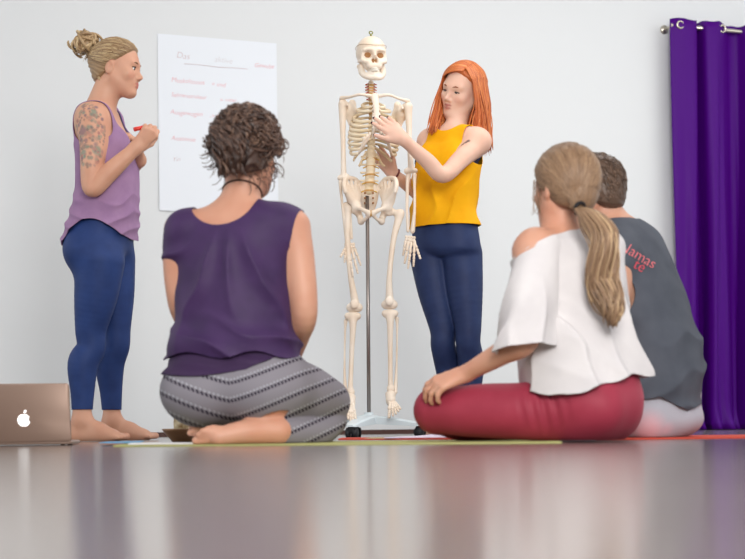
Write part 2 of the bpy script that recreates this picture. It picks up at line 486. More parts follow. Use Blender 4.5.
# ------------------------------------------------------------------ the room
def wall_d(px): return FPX/(179.0*(1-2.4e-4*(px-157)))
_a = P(157, 400, wall_d(157)); _b = P(720, 400, wall_d(720))
W0 = V(_a[0], _a[1], 0); WT = nrm(V(_b[0]-_a[0], _b[1]-_a[1], 0)); WN = V(WT[1], -WT[0], 0)   # along the wall, out of the wall
WR = np.stack([WT, -WN, V(0, 0, 1)], 1)
def on_wall(px, py, out=0.0):
    """the point where the sight line of a surveyed pixel meets the wall, lifted off by out"""
    p1 = P(px, py, 1.0); c = V(0, 0, CAMH); d = p1-c
    t = (W0+WN*out-c)@WN/(d@WN); return c+d*t
wall_paint = mat('wall_paint', srgb(228, 231, 233), .75, .25, bump=(160, .05, .002))
floor_m = mat('floor_varnish', srgb(128, 120, 116), .165, .55, noise=(1.3, srgb(120, 111, 107), 3))
ceil_m = mat('ceiling_paint', (.85, .85, .85), .9, .1)
skirt_m = mat('skirting_wood', srgb(84, 58, 52), .5, .3)
def slab(name, c, size, m, R=np.eye(3)):
    o = MB().box(V(0, 0, 0), R, size).build(name, m, None, (0, 0, 0), smooth=False)
    o.location = c; return tag(o, kind='structure')
slab('wall_back', W0+WT*1.2-WN*.1+V(0, 0, 1.7), (11, .2, 3.4), wall_paint, WR)
slab('floor', (0.5, 4.2, -.05), (12, 13.5, .1), floor_m)
slab('wall_front', (0.5, -2.55, 1.7), (12, .1, 3.4), mat('front_wall_paint', srgb(176, 172, 168), .85, .2))  # unseen darker wall behind the camera, added to block sky light from there
slab('ceiling', (0.5, 4.2, 3.45), (12, 13.5, .1), ceil_m)
slab('baseboard_back', W0+WT*1.2+WN*.009+V(0, 0, .013), (11, .018, .026), skirt_m, WR)

# ------------------------------------------------------------------ shared person materials
SKIN_A = mat('skin_light_tan', srgb(214, 164, 138), .5, .35, sss=.12, attr='tint', noise=(9, srgb(206, 152, 126), 2))
SKIN_B = mat('skin_rosy', srgb(209, 158, 134), .5, .35, sss=.12, attr='tint', noise=(9, srgb(201, 145, 120), 2))
SKIN_E = mat('skin_fair', srgb(232, 192, 172), .5, .35, sss=.12, attr='tint', noise=(9, srgb(226, 180, 158), 2))
EYE = mat('eye_white', srgb(235, 230, 226), .2, .5)
IRIS = mat('iris', srgb(60, 62, 66), .15, .5)
LASH = mat('lashes', srgb(58, 42, 36), .7, .2)
def hair_mat(name, dark, mid, light):
    m = mat(name, mid, .42, .45); nt = m.node_tree; b = nt.nodes['Principled BSDF']
    a = nt.nodes.new('ShaderNodeAttribute'); a.attribute_name = 'rnd'
    r = nt.nodes.new('ShaderNodeValToRGB'); e = r.color_ramp.elements
    e[0].color = (*dark, 1); e[1].color = (*light, 1); k = e.new(.5); k.color = (*mid, 1)
    nt.links.new(a.outputs['Fac'], r.inputs[0]); nt.links.new(r.outputs[0], b.inputs['Base Color'])
    return m
def no_tint(v): return np.zeros((len(v), 4), np.float32)
def spot(t, v, c, r, col, al=1.0, soft=.5):
    d = np.linalg.norm((v-c), axis=1)/r
    a = (1-sstep(1-soft, 1, d))*al
    m = a > t[:, 3]; t[m, :3] = col; t[m, 3] = a[m]
def face_tint(v, o, R, s, lip=srgb(176, 92, 88)):
    t = no_tint(v); Y = (v-o)@R/s
    for z, w, al in ((-.0575, .026, .85), (-.0695, .022, .75)):
        d = np.sqrt((Y[:, 0]/w)**2+((Y[:, 2]-z)/.0065)**2+((Y[:, 1]-.09)/.016)**2)
        a = (1-sstep(.6, 1.1, d))*al; m = a > t[:, 3]; t[m, :3] = lip; t[m, 3] = a[m]
    for q in (-1, 1):
        d = np.sqrt(((Y[:, 0]-q*.042)/.022)**2+((Y[:, 2]+.03)/.02)**2+((Y[:, 1]-.07)/.03)**2)
        a = (1-sstep(.3, 1.1, d))*.22; m = a > t[:, 3]; t[m, :3] = srgb(214, 128, 112); t[m, 3] = a[m]
    return t
def face_bits(par, org, o, R, s, brow=LASH, closed=0.0, sides=(-1, 1)):
    L = lambda *p: o+R@(s*np.array(p, float))
    for q in sides:
        b = MB()
        b.tube([L(q*.013, .0835, .0185), L(q*.028, .0815, .0240), L(q*.046, .0690, .0205)], [.0030*s, .0034*s, .0016*s], 6)
        b.build('eyebrow', brow, par, org)
        e = MB(); e.ball(L(q*.031, .0655, -.001), R, np.array((.0130, .0128, .0090*(1-closed)))*s, 10)
        eo = e.build('eye', EYE, par, org)
        ir = MB(); ir.ball(L(q*.031, .0752, -.0015-.002*closed), R, np.array((.0060, .0042, .0060*(1-closed)))*s, 8)
        ir.build('iris', IRIS, eo, org)
        l = MB(); zz = .0058-.007*closed
        l.tube([L(q*.018, .0745, zz-.003), L(q*.030, .0800, zz+.0005), L(q*.045, .0705, zz-.003)], [.0014*s, .0023*s, .0020*s], 6)
        l.build('eyelashes', LASH, par, org)
def trunk_of(v, c, R): return (v-c)@R
# ------------------------------------------------------------------ poster, curtain, rod
def text_mesh(s, size, m, parent, name, place, shear=.25, extr=.0006, spacing=1.0):
    cu = bpy.data.curves.new('tmp', 'FONT'); cu.body = s; cu.size = size; cu.extrude = extr; cu.shear = shear; cu.space_character = spacing
    cu.offset = -.012*size
    o = bpy.data.objects.new('tmp', cu); COL.objects.link(o)
    dg = bpy.context.evaluated_depsgraph_get(); me = bpy.data.meshes.new_from_object(o.evaluated_get(dg))
    v = np.array([x.co[:] for x in me.vertices]); fs = [tuple(p.vertices) for p in me.polygons]
    bpy.data.objects.remove(o); bpy.data.curves.remove(cu); bpy.data.meshes.remove(me)
    return v, fs
def build_wall_things():
    ZMIN[0] = None
    tl = on_wall(157.5, 33.5, .003); tr = on_wall(276.5, 45, .003); bl = on_wall(158.5, 210.5, .003)
    wd = np.linalg.norm(tr-tl); ht = np.linalg.norm(tl-bl)
    org = (tl+tr)/2-V(0, 0, ht/2)
    mb = MB(); nx, nz = 14, 18; vs = []; fs = []
    for k in (0, 1):
        for i in range(nx+1):
            for j in range(nz+1):
                u, w = i/nx, j/nz
                curl = .0035*math.sin(u*3.1)*(w)+.010*(w**4)*abs(u-.5)*1.2
                vs.append(tl+WT*wd*u-V(0, 0, ht*w)+WN*(curl+.0004+.0008*k))
    m = (nx+1)*(nz+1)
    for i in range(nx):
        for j in range(nz):
            a = i*(nz+1)+j; fs.append((m+a, m+a+nz+1, m+a+nz+2, m+a+1)); fs.append((a+1, a+nz+2, a+nz+1, a))
    mb.add(vs, fs)
    paper = mb.build('poster', mat('flipchart_paper', srgb(238, 243, 250), .8, .2), None, org)
    tag(paper, 'white flip chart sheet with faint red handwriting hung on the wall', 'poster')
    red = mat('red_marker_ink', srgb(232, 176, 182), .8, .1); dk = mat('pale_marker_ink', srgb(216, 202, 206), .8, .1)
    lines = [('Das', 176, 58, .040, dk), ('aktive', 214, 62, .036, mat('palest_ink', srgb(222, 218, 222), .8, .1)), ('Gewebe', 254, 67, .028, red), ('Muskeltonus', 171, 82, .030, red), ('= und', 211, 86, .028, red), ('Sehnenstruktur', 171, 96.5, .026, red),
             ('u. mittel', 220, 101, .022, red), ('Ausgewogen', 170, 114, .029, red), ('-> d', 209, 118, .026, red), ('Anatomie', 171, 140, .028, red), ('Yin', 172, 161, .028, dk)]
    for s, x, y, sz, m in lines:
        v, f2 = text_mesh(s, sz*1.25, m, paper, 'writing', None, .2, .0004)
        p0 = on_wall(x, y, .0)
        rng = np.random.RandomState(len(s)+int(y))
        wob = .06*sz*np.sin(v[:, 0]/sz*2.3+y)
        # the sheet bows off the wall; the ink follows it
        pos = p0+np.outer(v[:, 0], WT)+np.outer(v[:, 1]+wob-.02*v[:, 0], V(0, 0, 1))
        u = ((pos-tl)@WT)/wd; w = (tl[2]-pos[:, 2])/ht
        out = .003+.0035*np.sin(np.clip(u, 0, 1)*3.1)*w+.010*(w**4)*np.abs(u-.5)*1.2+.0016
        pos = pos+np.outer(out+v[:, 2], WN)
        mk('writing', pos, f2, m, paper, org, smooth=False)
    b = MB(); a0, a1 = on_wall(184, 64, .0), on_wall(247, 69.5, .0)
    pts = [a0*(1-u)+a1*u+WN*(.0055+.0035*math.sin(((a0*(1-u)+a1*u-tl)@WT)/wd*3.1)*.18)+V(0, 0, .002*math.sin(u*9)) for u in np.linspace(0, 1, 14)]
    b.tube(pts, .0016, 5); b.build('underline', dk, paper, org)
    # curtain rod
    ro = .105
    a = on_wall(672, 25.5, ro); e = on_wall(745, 31.5, ro); e = a+(e-a)*2.0
    e[2] = a[2]+(e[2]-a[2])*.35
    b = MB(); b.tube([a, e], .0125, 16)
    rod = b.build('curtain_rod', mat('satin_nickel', srgb(206, 200, 186), .3, .5, .9), None, (a+e)/2)
    tag(rod, 'satin metal curtain rod threaded through the purple curtain', 'curtain rod')
    b = MB(); fr = frame(WT); b.lathe(a, np.stack([V(0, 0, 1), -WN, WT], 1), [(.001, -.012), (.0145, -.011), (.0150, -.003), (.0135, 0), (.013, .01)], 18)
    b.build('finial', bpy.data.materials['satin_nickel'], rod, (a+e)/2)
    for u in (.006, .985):
        b = MB(); c = a+(e-a)*u
        b.tube([c+V(0, 0, .0), c-WN*.055-V(0, 0, .0), c-WN*(ro-.004)], [.008, .007, .007], 10); b.lathe(c-WN*(ro-.001), np.stack([V(0, 0, 1), WT, WN], 1), [(.001, 0), (.028, 0), (.028, .006), (.001, .008)], 18)
        b.build('bracket', bpy.data.materials['satin_nickel'], rod, (a+e)/2)
    # curtain: pleats in plan, lofted down to the floor
    cur = bpy.data.materials.new('purple_satin'); cur.use_nodes = True; bs = cur.node_tree.nodes['Principled BSDF']
    bs.inputs['Base Color'].default_value = (*srgb(74, 2, 122), 1); bs.inputs['Roughness'].default_value = .5; bs.inputs['Specular IOR Level'].default_value = .14
    bs.inputs['Sheen Weight'].default_value = .06; bs.inputs['Sheen Tint'].default_value = (*srgb(150, 70, 220), 1); bs.inputs['Sheen Roughness'].default_value = .4
    # the plan of a run of pleats: (along, out) at the rod
    def along(px): return (on_wall(px, 200, ro)-a)@WT
    plan = [(671.5, .0), (684, .036), (696, .020), (699.5, -.045), (703, -.050), (705, .035), (714, .045), (722, .020), (733, -.035), (741, -.030), (746, .045), (757, .050), (766, -.03), (776, -.04), (786, .045), (800, .03), (812, -.04), (826, .03), (840, .0)]
    px = catmull([[q[0], q[1], 0] for q in plan], 260)
    zt = a[2]+.040; nz = 60; vs = []; n = len(px)
    for j in range(nz+1):
        w = j/nz
        for i in range(n):
            s_ = along(px[i, 0]); o_ = px[i, 1]
            sag = .005*math.sin(i*.22)*(1-w)**6
            lean = .012*w**1.4*(1-i/n)          # the panel drifts towards the right as it drops
            amp = 1+.55*w; fold = .016*w*math.sin(i*.31+3*w)+.003*w*math.sin(i*.53-5*w+1)
            flare = .05*max(0, (w-.93)/.07)**2*(.6+.5*math.sin(i*.4))
            p = a+WT*(s_+lean+.03*w*math.sin(i*.11+2.2*w))+WN*(o_*amp+fold+flare)
            p[2] = zt*(1-w)+.004*w+sag
            vs.append(p)
    fs = [(j*n+i, j*n+i+1, (j+1)*n+i+1, (j+1)*n+i) for j in range(nz) for i in range(n-1)]
    corg = V(a[0]+.5, a[1], 0)
    cu = mk('curtain', vs, np.array(fs), cur, None, corg, solid=.004)
    tag(cu, 'deep purple satin floor-length curtain with metal eyelets at right', 'curtain')
    ring = mat('eyelet_metal', srgb(214, 206, 190), .25, .5, .9)
    for x, y in ((679.5, 26), (721.5, 31), (759, 33), (800, 35)):
        b = MB(); s_ = along(x); o_ = np.interp(x, [q[0] for q in plan], [q[1] for q in plan]); c = a+(e-a)*(s_/np.linalg.norm(e-a)); c = c+WN*(o_+.008)
        b.tube([c+WT*.022*math.cos(t)+V(0, 0, .022*math.sin(t)) for t in np.linspace(0, 6.283, 28)], .0065, 8, cap=False); b.build('eyelet', ring, cu, corg)
build_wall_things()
# ------------------------------------------------------------------ standing woman with the bun, by the poster
def build_bun_woman():
    ZMIN[0] = .0015
    B = Body()
    R = frame((.985, -.17, 0)); r, f = R[:, 0], R[:, 1]; D = 6.28
    org = V(P(100, 440, D)[0], D, 0)
    keys = [(P(101, 103, D), .060, .050), (P(100, 112, D), .125, .064), (P(101, 124, D), .158, .080), (P(103, 142, D), .160, .102),
            (P(106, 160, D), .150, .104), (P(107, 180, D), .136, .106), (P(107, 200, D), .132, .108), (P(104, 220, D), .146, .118),
            (P(101, 240, D), .160, .120), (P(100, 258, D), .150, .110)]
    B.loft(keys, R, .03, 'torso', 2.3, .04)
    bustR = R
    for q in (-1, 1): B.ell(P(122, 149, D)+r*q*.075, R, (.062, .05, .06), .05, 'torso')
    B.cone(P(100, 105, D), P(108, 86, D), .054, .047, .04, 'neck')
    # legs
    def leg(hip, knee, calf, ank, Dh, Dk, Da, s):
        h, k, c, a = P(*hip, Dh), P(*knee, Dk), P(*calf, (Dk+Da)/2), P(*ank, Da)
        t1 = h*.55+k*.45
        B.path([h, t1, k+V(0, 0, .03), k-V(0, 0, .05), c, c*.45+a*.55, a], [.096*s, .084*s, .060*s, .054*s, .058*s, .043*s, .036*s], .04, 'leg')
        return a
    a1 = leg((100, 262), (91, 336), (83, 364), (82, 419), D-.09, D-.08, D-.10, 1.0)
    a2 = leg((112, 262), (116, 334), (110, 364), (112, 417), D+.09, D+.09, D+.12, .97)
    B.ell(P(88, 254, D-.02), R, (.145, .082, .085), .06, 'torso')
    a1[2] = .077; a2[2] = .077
    foot(B, a1, (.985, -.15, 0), 1.0); foot(B, a2, (.99, .05, 0), 1.0)
    # near arm
    sh = P(93, 122, D-.15); el = P(92, 188, D-.20); wr = P(137, 147, D-.19)
    B.ell(P(93, 118, D-.12), R, (.062, .066, .062), .05, 'shoulder')
    B.path([sh, sh*.45+el*.55, el, el*.62+wr*.38, wr], [.058, .050, .037, .038, .026], .03, 'arm')
    hand(B, wr, nrm(P(153, 129, D-.20)-wr), V(.55, -.75, .05), 1, (1.15, 1.2, 1.25, 1.3), .98, .02, (.62, .5, -.5), .5, (.9, 1.2, .8), .026)
    # far arm
    sh2 = P(106, 122, D+.15); el2 = P(118, 182, D+.22); wr2 = P(140, 160, D+.03)
    B.ell(P(104, 118, D+.12), R, (.062, .066, .062), .05, 'shoulder')
    B.chain([sh2, el2], [.054, .043], .03, 'arm'); B.chain([el2, wr2], [.040, .027], .02, 'arm')
    hand(B, wr2, nrm(P(134, 128, D-.03)-wr2), V(.8, .5, .1), 1, (.55, .8, .9, 1.0), .95, .05, (.7, .5, -.3), .3)
    # head
    hs = 1.03; hR = frame((.985, -.12, -.13)); ho = P(118.5, 68.5, D)
    head(B, ho, hR, hs)
    B.cone(P(105, 98, D), P(110, 80, D), .050, .046, .03, 'neck')
    F, lo, h = B.field(.0045)
    v, q = snets(F, lo, h, 1)
    t = face_tint(v, ho, hR, hs)
    # flower tattoo on the outer upper arm
    rng = np.random.RandomState(3)
    cols = [srgb(86, 120, 112), srgb(70, 134, 122), srgb(96, 84, 108), srgb(124, 110, 104), srgb(150, 96, 100), srgb(88, 96, 100)]
    pix = XC+(v[:, 0])/v[:, 1]*FPX; piy = YH-(v[:, 2]-CAMH)/v[:, 1]*FPX+2.8
    cand = np.where(((pix-93)/15)**2+((piy-134)/34)**2 < 1)[0]; cand = cand[(v[cand, 1] < D-.165)]
    for i in range(150):
        spot(t, v, v[rng.choice(cand)], rng.uniform(.007, .014), cols[i % 6], rng.uniform(.35, .8), .6)
    for i in range(40):
        spot(t, v, v[rng.choice(cand)], .006, srgb(64, 66, 72), .6, .6)
    # one ink bloom, two leaves
    for (px, py, rr, cc) in ((86, 131, .026, cols[2]), (100, 150, .026, cols[1]), (98, 112, .016, cols[1]), (86, 152, .016, cols[1])):
        spot(t, v, v[cand[np.argmin((pix[cand]-px)**2+(piy[cand]-py)**2)]], rr, cc, .62, .5)
    body = mk('person', v, q, SKIN_A, None, org, tint=t)
    tag(body, 'standing woman in mauve tank top and navy leggings, blond bun, tattooed arm', 'person')
    # leggings
    F, lo, h = B.field(.0045, ('torso', 'leg'), off=.005)
    v, q = snets(F, lo, h, 1)
    az = a1[2]+.055
    g = np.minimum(v[:, 2]-az, P(100, 212, D)[2]-v[:, 2])
    v, q = clip(v, q, g)
    navy = mat('navy_leggings', srgb(38, 62, 118), .62, .3, noise=(14, srgb(32, 54, 106), 3), bump=(90, .12, .002))
    mk('leggings', v, q, navy, body, org, solid=.003)
    # tank top
    X = Body()
    for k in keys[3:9]: pass
    X.loft([(P(102, 148, D), .150, .092), (P(107, 165, D), .158, .116), (P(107, 190, D), .156, .124), (P(105, 214, D), .166, .128), (P(101, 236, D), .176, .132), (P(101, 252, D), .178, .130)], R, .03, 'cloth', 2.3, .005)
    F, lo, h = B.field(.0045, ('torso', 'shoulder'), off=.006, extra=X)
    G = grid_points(F, lo, h); c = P(103, 112, D)
    Y = (G-c)@R
    low = sstep(-.25, -.5, Y[..., 2])
    F = F - (.009*low*fold(Y[..., 2]*95+Y[..., 0]*30+Y[..., 1]*22+4*vnoise(G, 9)) + .003*vnoise(G, 14)).astype(np.float32)
    v, q = snets(F, lo, h, 1)
    y = (v-c)@R; x_, f_, z_ = y[:, 0], y[:, 1], y[:, 2]
    fr = sstep(-.05, .05, f_)
    neck = ellv(x_, z_, 0, .07, .085, .10+.12*fr)
    arm = np.minimum(ellv(x_, z_, .185, -.03, .068, .125), ellv(x_, z_, -.185, -.03, .068, .125))
    hem = z_+.468+.08*np.minimum((f_/.13)**2, 1.2)
    g = np.minimum(np.minimum(neck, arm), hem)
    v2, q2 = clip(v, q, g)
    mauve = mat('mauve_jersey', srgb(160, 126, 162), .8, .2, noise=(16, srgb(150, 116, 154), 3), bump=(120, .15, .002), sheen=.15)
    mk('tank_top', v2, q2, mauve, body, org, solid=.003)
    # navy bra edge that shows along the armhole and neckline
    FB, lo, h = B.field(.0045, ('torso', 'shoulder'), off=.0035)
    v, q = snets(FB, lo, h, 1); y = (v-c)@R; x_, f_, z_ = y[:, 0], y[:, 1], y[:, 2]
    fr = sstep(-.05, .05, f_)
    neck = ellv(x_, z_, 0, .07, .072, .085+.118*fr)
    arm = np.minimum(ellv(x_, z_, .185, -.03, .078, .14), ellv(x_, z_, -.185, -.03, .078, .14))
    arm = np.maximum(arm, -(z_+.06)) if False else arm
    g = np.minimum(np.minimum(neck, arm), z_+.27)
    v2, q2 = clip(v, q, g)
    mk('sports_bra', v2, q2, mat('navy_bra', srgb(44, 52, 104), .6, .3), body, org, solid=.002)
    # hair: swept back cap, strands and messy bun
    hm = hair_mat('blond_hair', srgb(112, 86, 62), srgb(168, 138, 102), srgb(218, 194, 152))
    mb = MB(); L = lambda *p: ho+hR@(hs*np.array(p, float))
    line = ([-.13, -.07, -.035, -.012, .012, .035, .058, .072, .085], [-.085, -.075, -.045, .006, .012, .030, .055, .075, .10])
    v, q = hair_cap(ho, hR, hs, .010, .004, line, extra=[((0, -.095, .03), (.045, .035, .05))], amp=.0018, flow=lambda X: X[..., 2]*420+X[..., 1]*120+6*vnoise(X, 20))
    mb.add(v, q, .36); cb = bvh_of(v, q)
    rng = np.random.RandomState(5); end = np.array([0, -.118, .045])
    for i in range(700):
        a = rng.uniform(-1.9, 1.9); el_ = rng.uniform(-.5, 1.3)
        d0 = np.array([math.sin(a)*math.cos(el_), math.cos(a)*math.cos(el_), math.sin(el_)])
        p0 = np.array([0, -.015, .03])+d0*np.array([.076, .095, .085])
        if p0[2] < np.interp(p0[1], *line)+.001: continue
        pts = [cran(L, hR, hs, d0*(1-u)+np.array([.1*math.copysign(1, d0[0]), -1, .08])*u*1.0, .0105+.002*rng.rand()+.002*math.sin(u*3.1)) for u in np.linspace(0, 1, 9)]
        pts = list(snap(pts, cb, .0012)); pts[-1] = L(*(end+rng.normal(0, .012, 3)))
        mb.tube(pts, np.array([.0008]+[.0014]*7+[.001])*hs, 5, rng.beta(2, 2))
    bc = L(0, -.145, .085)
    for i in range(60):
        ax = nrm(rng.normal(0, 1, 3)); Rr = frame(ax) if abs(ax[2]) < .95 else frame((1, 0, 0))
        rad = rng.uniform(.026, .050); t0 = rng.uniform(0, 6.28); ln = rng.uniform(2.5, 5); off = rng.normal(0, .010, 3)
        pts = [bc+off+Rr@V(rad*math.cos(t0+ln*u), .020*math.sin(3*u+i), rad*.85*math.sin(t0+ln*u)) for u in np.linspace(0, 1, 14)]
        mb.tube(pts, np.array([.002]+[.0055]*12+[.0015]), 7, min(1, max(0, rng.normal(.62, .22))))
    mb.ball(bc, np.eye(3), (.036, .036, .036), 10)
    for i in range(14):
        p0 = bc+rng.normal(0, .03, 3); dv = rng.normal(0, 1, 3); dv[0] -= 1
        pts = [p0+nrm(dv)*u*.06+V(0, 0, -.035*u*u) for u in np.linspace(0, 1, 6)]
        mb.tube(pts, [.0012]*5+[.0004], 4, .8)
    for i in range(8):
        p0 = L(rng.uniform(-.03, .04), -.11, .035); pts = [p0, p0+V(.02, -.02, -.05), p0+V(.03+.01*rng.rand(), -.02, -.10), p0+V(.045, -.01, -.125)]
        mb.tube(catmull(pts, 10), [.004]*9+[.001], 5, .75)
    mb.build('hair', hm, body, org, rnd=True)
    face_bits(body, org, ho, hR, hs, mat('brow_brown', srgb(120, 88, 62), .7, .2))
    # the red marker held in her fist
    mk_ = MB(); a = P(134, 129.5, D-.21); b = P(145, 127, D-.19); ax = nrm(b-a)
    mk_.tube([a, a+ax*.040], [.0085, .0085], 14)
    pen = mk_.build('marker_pen', mat('red_plastic', srgb(226, 58, 44), .35, .5), None, a)
    tag(pen, 'short red marker pen held in the fist of the woman with the bun', 'pen')
    c2 = MB(); c2.tube([a+ax*.038, b+ax*.008], [.0080, .0075], 14); c2.build('pen_barrel', mat('pen_dark', srgb(70, 40, 38), .4, .5), pen, a)
build_bun_woman()
# ------------------------------------------------------------------ kneeling woman in purple, seen from behind
def build_purple_woman():
    ZMIN[0] = .0062
    B = Body(); D = 4.55
    R = frame((.20, .98, 0)); r, f = R[:, 0], R[:, 1]
    RP = frame((.42, .91, 0))
    org = V(P(250, 440, D)[0], D, 0)
    keys = [(P(239, 196, D), .060, .052), (P(238, 208, D), .112, .064), (P(236, 222, D), .150, .084), (P(233, 246, D), .158, .105),
            (P(233, 288, D), .162, .112), (P(234, 322, D), .160, .114), (P(236, 350, D), .172, .125), (P(238, 378, D), .195, .14), (P(240, 404, D), .20, .14)]
    B.loft(keys, R, .03, 'torso', 2.3, .05)
    B.ell(P(204, 393, D-.02), RP, (.120, .135, .100), .05, 'torso')
    B.ell(P(262, 391, D-.03), RP, (.125, .135, .104), .05, 'torso')
    B.cone(P(239, 205, D), P(246, 172, D), .060, .050, .04, 'neck')
    # legs folded under
    B.path([P(268, 389, D+.0), P(302, 395, D+.12), P(326, 402, D+.24)], [.115, .094, .072], .04, 'leg')
    B.path([P(331, 420, D+.24), P(318, 432, D+.10), P(295, 433, D-.02), P(277, 431, D-.09)], [.046, .042, .044, .038], .003, 'leg')
    B.path([P(210, 392, D+.1), P(262, 398, D+.36), P(290, 402, D+.50)], [.115, .095, .072], .04, 'leg')
    B.path([P(292, 415, D+.50), P(270, 424, D+.36), P(240, 425, D+.16)], [.058, .05, .036], .02, 'leg')
    # feet: soles up, toes to the left
    B.path([P(279, 431, D-.09), P(262, 431, D-.10), P(238, 433, D-.13), P(218, 437, D-.15)], [.037, .042, .034, .027], .02, 'foot')
    for i, (x, y, dd, rr) in enumerate(((196, 441, -.15, .0125), (199, 435, -.16, .010), (203, 431, -.165, .0095), (208, 428.5, -.16, .009), (213, 427, -.15, .0085))):
        B.cone(P(221-i*.5, 437-i*1.6, D-.15), P(x, y, D+dd), .016, rr, .006, 'foot')
    B.path([P(242, 425, D+.16), P(225, 425, D+.08), P(208, 427, D+.02), P(197, 430, D-.01)], [.036, .04, .034, .024], .02, 'foot')
    for i in range(4): B.cone(P(199+i*2, 429-i, D-.01), P(190+i*3, 433-i*2.4, D-.03), .014, .010, .006, 'foot')
    # arms
    sh = P(293, 228, D-.01); el = P(304, 312, D-.03); wr = P(288, 366, D+.22)
    B.ell(P(287, 226, D), R, (.054, .060, .054), .05, 'shoulder')
    B.path([sh, P(299, 262, D-.02), el, el*.6+wr*.4, wr], [.052, .048, .041, .040, .028], .03, 'arm')
    hand(B, wr, V(-.3, .9, -.3), V(.2, .2, .95), -1, (.2, .25, .3, .3), 1.0)
    sh2 = P(182, 230, D+.01); el2 = P(181, 304, D+.02); wr2 = P(206, 358, D+.30)
    B.ell(P(186, 230, D), R, (.054, .060, .054), .05, 'shoulder')
    B.path([sh2, P(178, 262, D), el2, el2*.6+wr2*.4, wr2], [.050, .046, .039, .038, .028], .03, 'arm')
    hand(B, wr2, V(.3, .9, -.3), V(-.2, .2, .95), 1, (.2, .25, .3, .3), 1.0)
    hs = 1.06; hR = frame((.27, .95, .03)); ho = P(248, 156, D+.01)
    head(B, ho, hR, hs)
    F, lo, h = B.field(.005)
    v, q = snets(F, lo, h, 1)
    BV, BQ = v, q
    body = mk('person', v, q, SKIN_B, None, org, tint=face_tint(v, ho, hR, hs))
    tag(body, 'kneeling woman with curly dark updo, purple cap-sleeved top and patterned leggings', 'person')
    face_bits(body, org, ho, hR, hs, sides=(1, -1))
    # leggings
    F, lo, h = B.field(.005, ('torso', 'leg'), off=.006)
    G = grid_points(F, lo, h)
    v, q = snets(F, lo, h, 1)
    top = P(236, 354, D)[2]
    # ankle cuts
    def cutoff(p, d, rad): return np.where(np.linalg.norm(v-p, axis=1) < rad, (v-p)@nrm(d), .05)
    a1 = P(278, 431, D-.085); a2 = P(244, 425, D+.16)
    g = np.minimum(top-v[:, 2], np.minimum(cutoff(a1, P(295, 433, D-.02)-a1, .075), cutoff(a2, P(270, 424, D+.36)-a2, .07)))
    v, q = clip(v, q, g)
    lm = bpy.data.materials.new('patterned_leggings'); lm.use_nodes = True
    nt = lm.node_tree; bs = nt.nodes['Principled BSDF']; bs.inputs['Roughness'].default_value = .75; bs.inputs['Specular IOR Level'].default_value = .2
    tc = nt.nodes.new('ShaderNodeTexCoord'); sx = nt.nodes.new('ShaderNodeSeparateXYZ'); nt.links.new(tc.outputs['Object'], sx.inputs[0])
    def M(op, a, b=None, c=None):
        n = nt.nodes.new('ShaderNodeMath'); n.operation = op
        for i, k in enumerate((a, b, c)):
            if k is None: continue
            if isinstance(k, (int, float)): n.inputs[i].default_value = k
            else: nt.links.new(k, n.inputs[i])
        return n.outputs[0]
    xx, zz = sx.outputs[0], sx.outputs[2]
    ax = M('ABSOLUTE', M('ADD', xx, .045))
    wv = M('SUBTRACT', zz, M('MULTIPLY', M('POWER', ax, 1.25), .55))
    band = M('FRACT', M('MULTIPLY', wv, 19.0))
    line = M('LESS_THAN', M('ABSOLUTE', M('SUBTRACT', band, .5)), .10)
    tooth = M('GREATER_THAN', M('SINE', M('MULTIPLY', M('ADD', xx, M('MULTIPLY', zz, .4)), 560.0)), -.35)
    line = M('MULTIPLY', line, tooth)
    dot = M('MULTIPLY', M('GREATER_THAN', M('SINE', M('MULTIPLY', M('ADD', xx, M('MULTIPLY', zz, .4)), 560.0)), .3),
            M('LESS_THAN', M('ABSOLUTE', M('SUBTRACT', band, .68)), .06))
    mixa = nt.nodes.new('ShaderNodeMix'); mixa.data_type = 'RGBA'
    mixa.inputs['A'].default_value = (*srgb(134, 130, 138), 1); mixa.inputs['B'].default_value = (*srgb(44, 36, 52), 1)
    nt.links.new(line, mixa.inputs['Factor'])
    mixb = nt.nodes.new('ShaderNodeMix'); mixb.data_type = 'RGBA'
    nt.links.new(mixa.outputs['Result'], mixb.inputs['A']); mixb.inputs['B'].default_value = (*srgb(170, 172, 180), 1)
    nt.links.new(dot, mixb.inputs['Factor'])
    nt.links.new(mixb.outputs['Result'], bs.inputs['Base Color'])
    mk('leggings', v, q, lm, body, org, solid=.003)
    # top
    X = Body()
    X.loft([(P(236, 226, D), .150, .088), (P(231, 250, D), .166, .112), (P(233, 290, D), .168, .122), (P(234, 325, D), .172, .126), (P(233, 346, D), .194, .150), (P(233, 356, D), .196, .152), (P(234, 366, D), .192, .148)], R, .02, 'cloth', 2.4, .008)
    X.cone(P(280, 224, D), P(298, 233, D), .056, .056, .03, 'cloth'); X.cone(P(192, 230, D), P(179, 250, D), .050, .044, .03, 'cloth')
    F, lo, h = B.field(.005, ('torso', 'shoulder'), off=.006, extra=X)
    G = grid_points(F, lo, h); c = P(233, 214, D); Y = (G-c)@R
    rad = np.arctan2(Y[..., 0]+.0, -(Y[..., 2]-.02)+.02)
    amp = sstep(-.05, -.16, Y[..., 2])
    F = F-(.017*amp*fold(rad*15+4.0*vnoise(G, 6))*sstep(-.50, -.2, Y[..., 2]) + .016*sstep(-.28, -.40, Y[..., 2])*fold(Y[..., 2]*75+Y[..., 0]*26+2.5*vnoise(G, 8)) + .004*vnoise(G, 13)).astype(np.float32)
    v, q = snets(F, lo, h, 1)
    y = (v-c)@R; x_, f_, z_ = y[:, 0], y[:, 1], y[:, 2]
    neck = ellv(x_, z_, -.016, .050, .104, .094)
    g = np.minimum(neck, z_-(P(234, 357, D)[2]-c[2])-.010*np.sin(x_*30+f_*11))
    dz = v[:, 2]-np.where(x_ > 0, P(290, 249, D)[2], P(170, 264, D)[2])
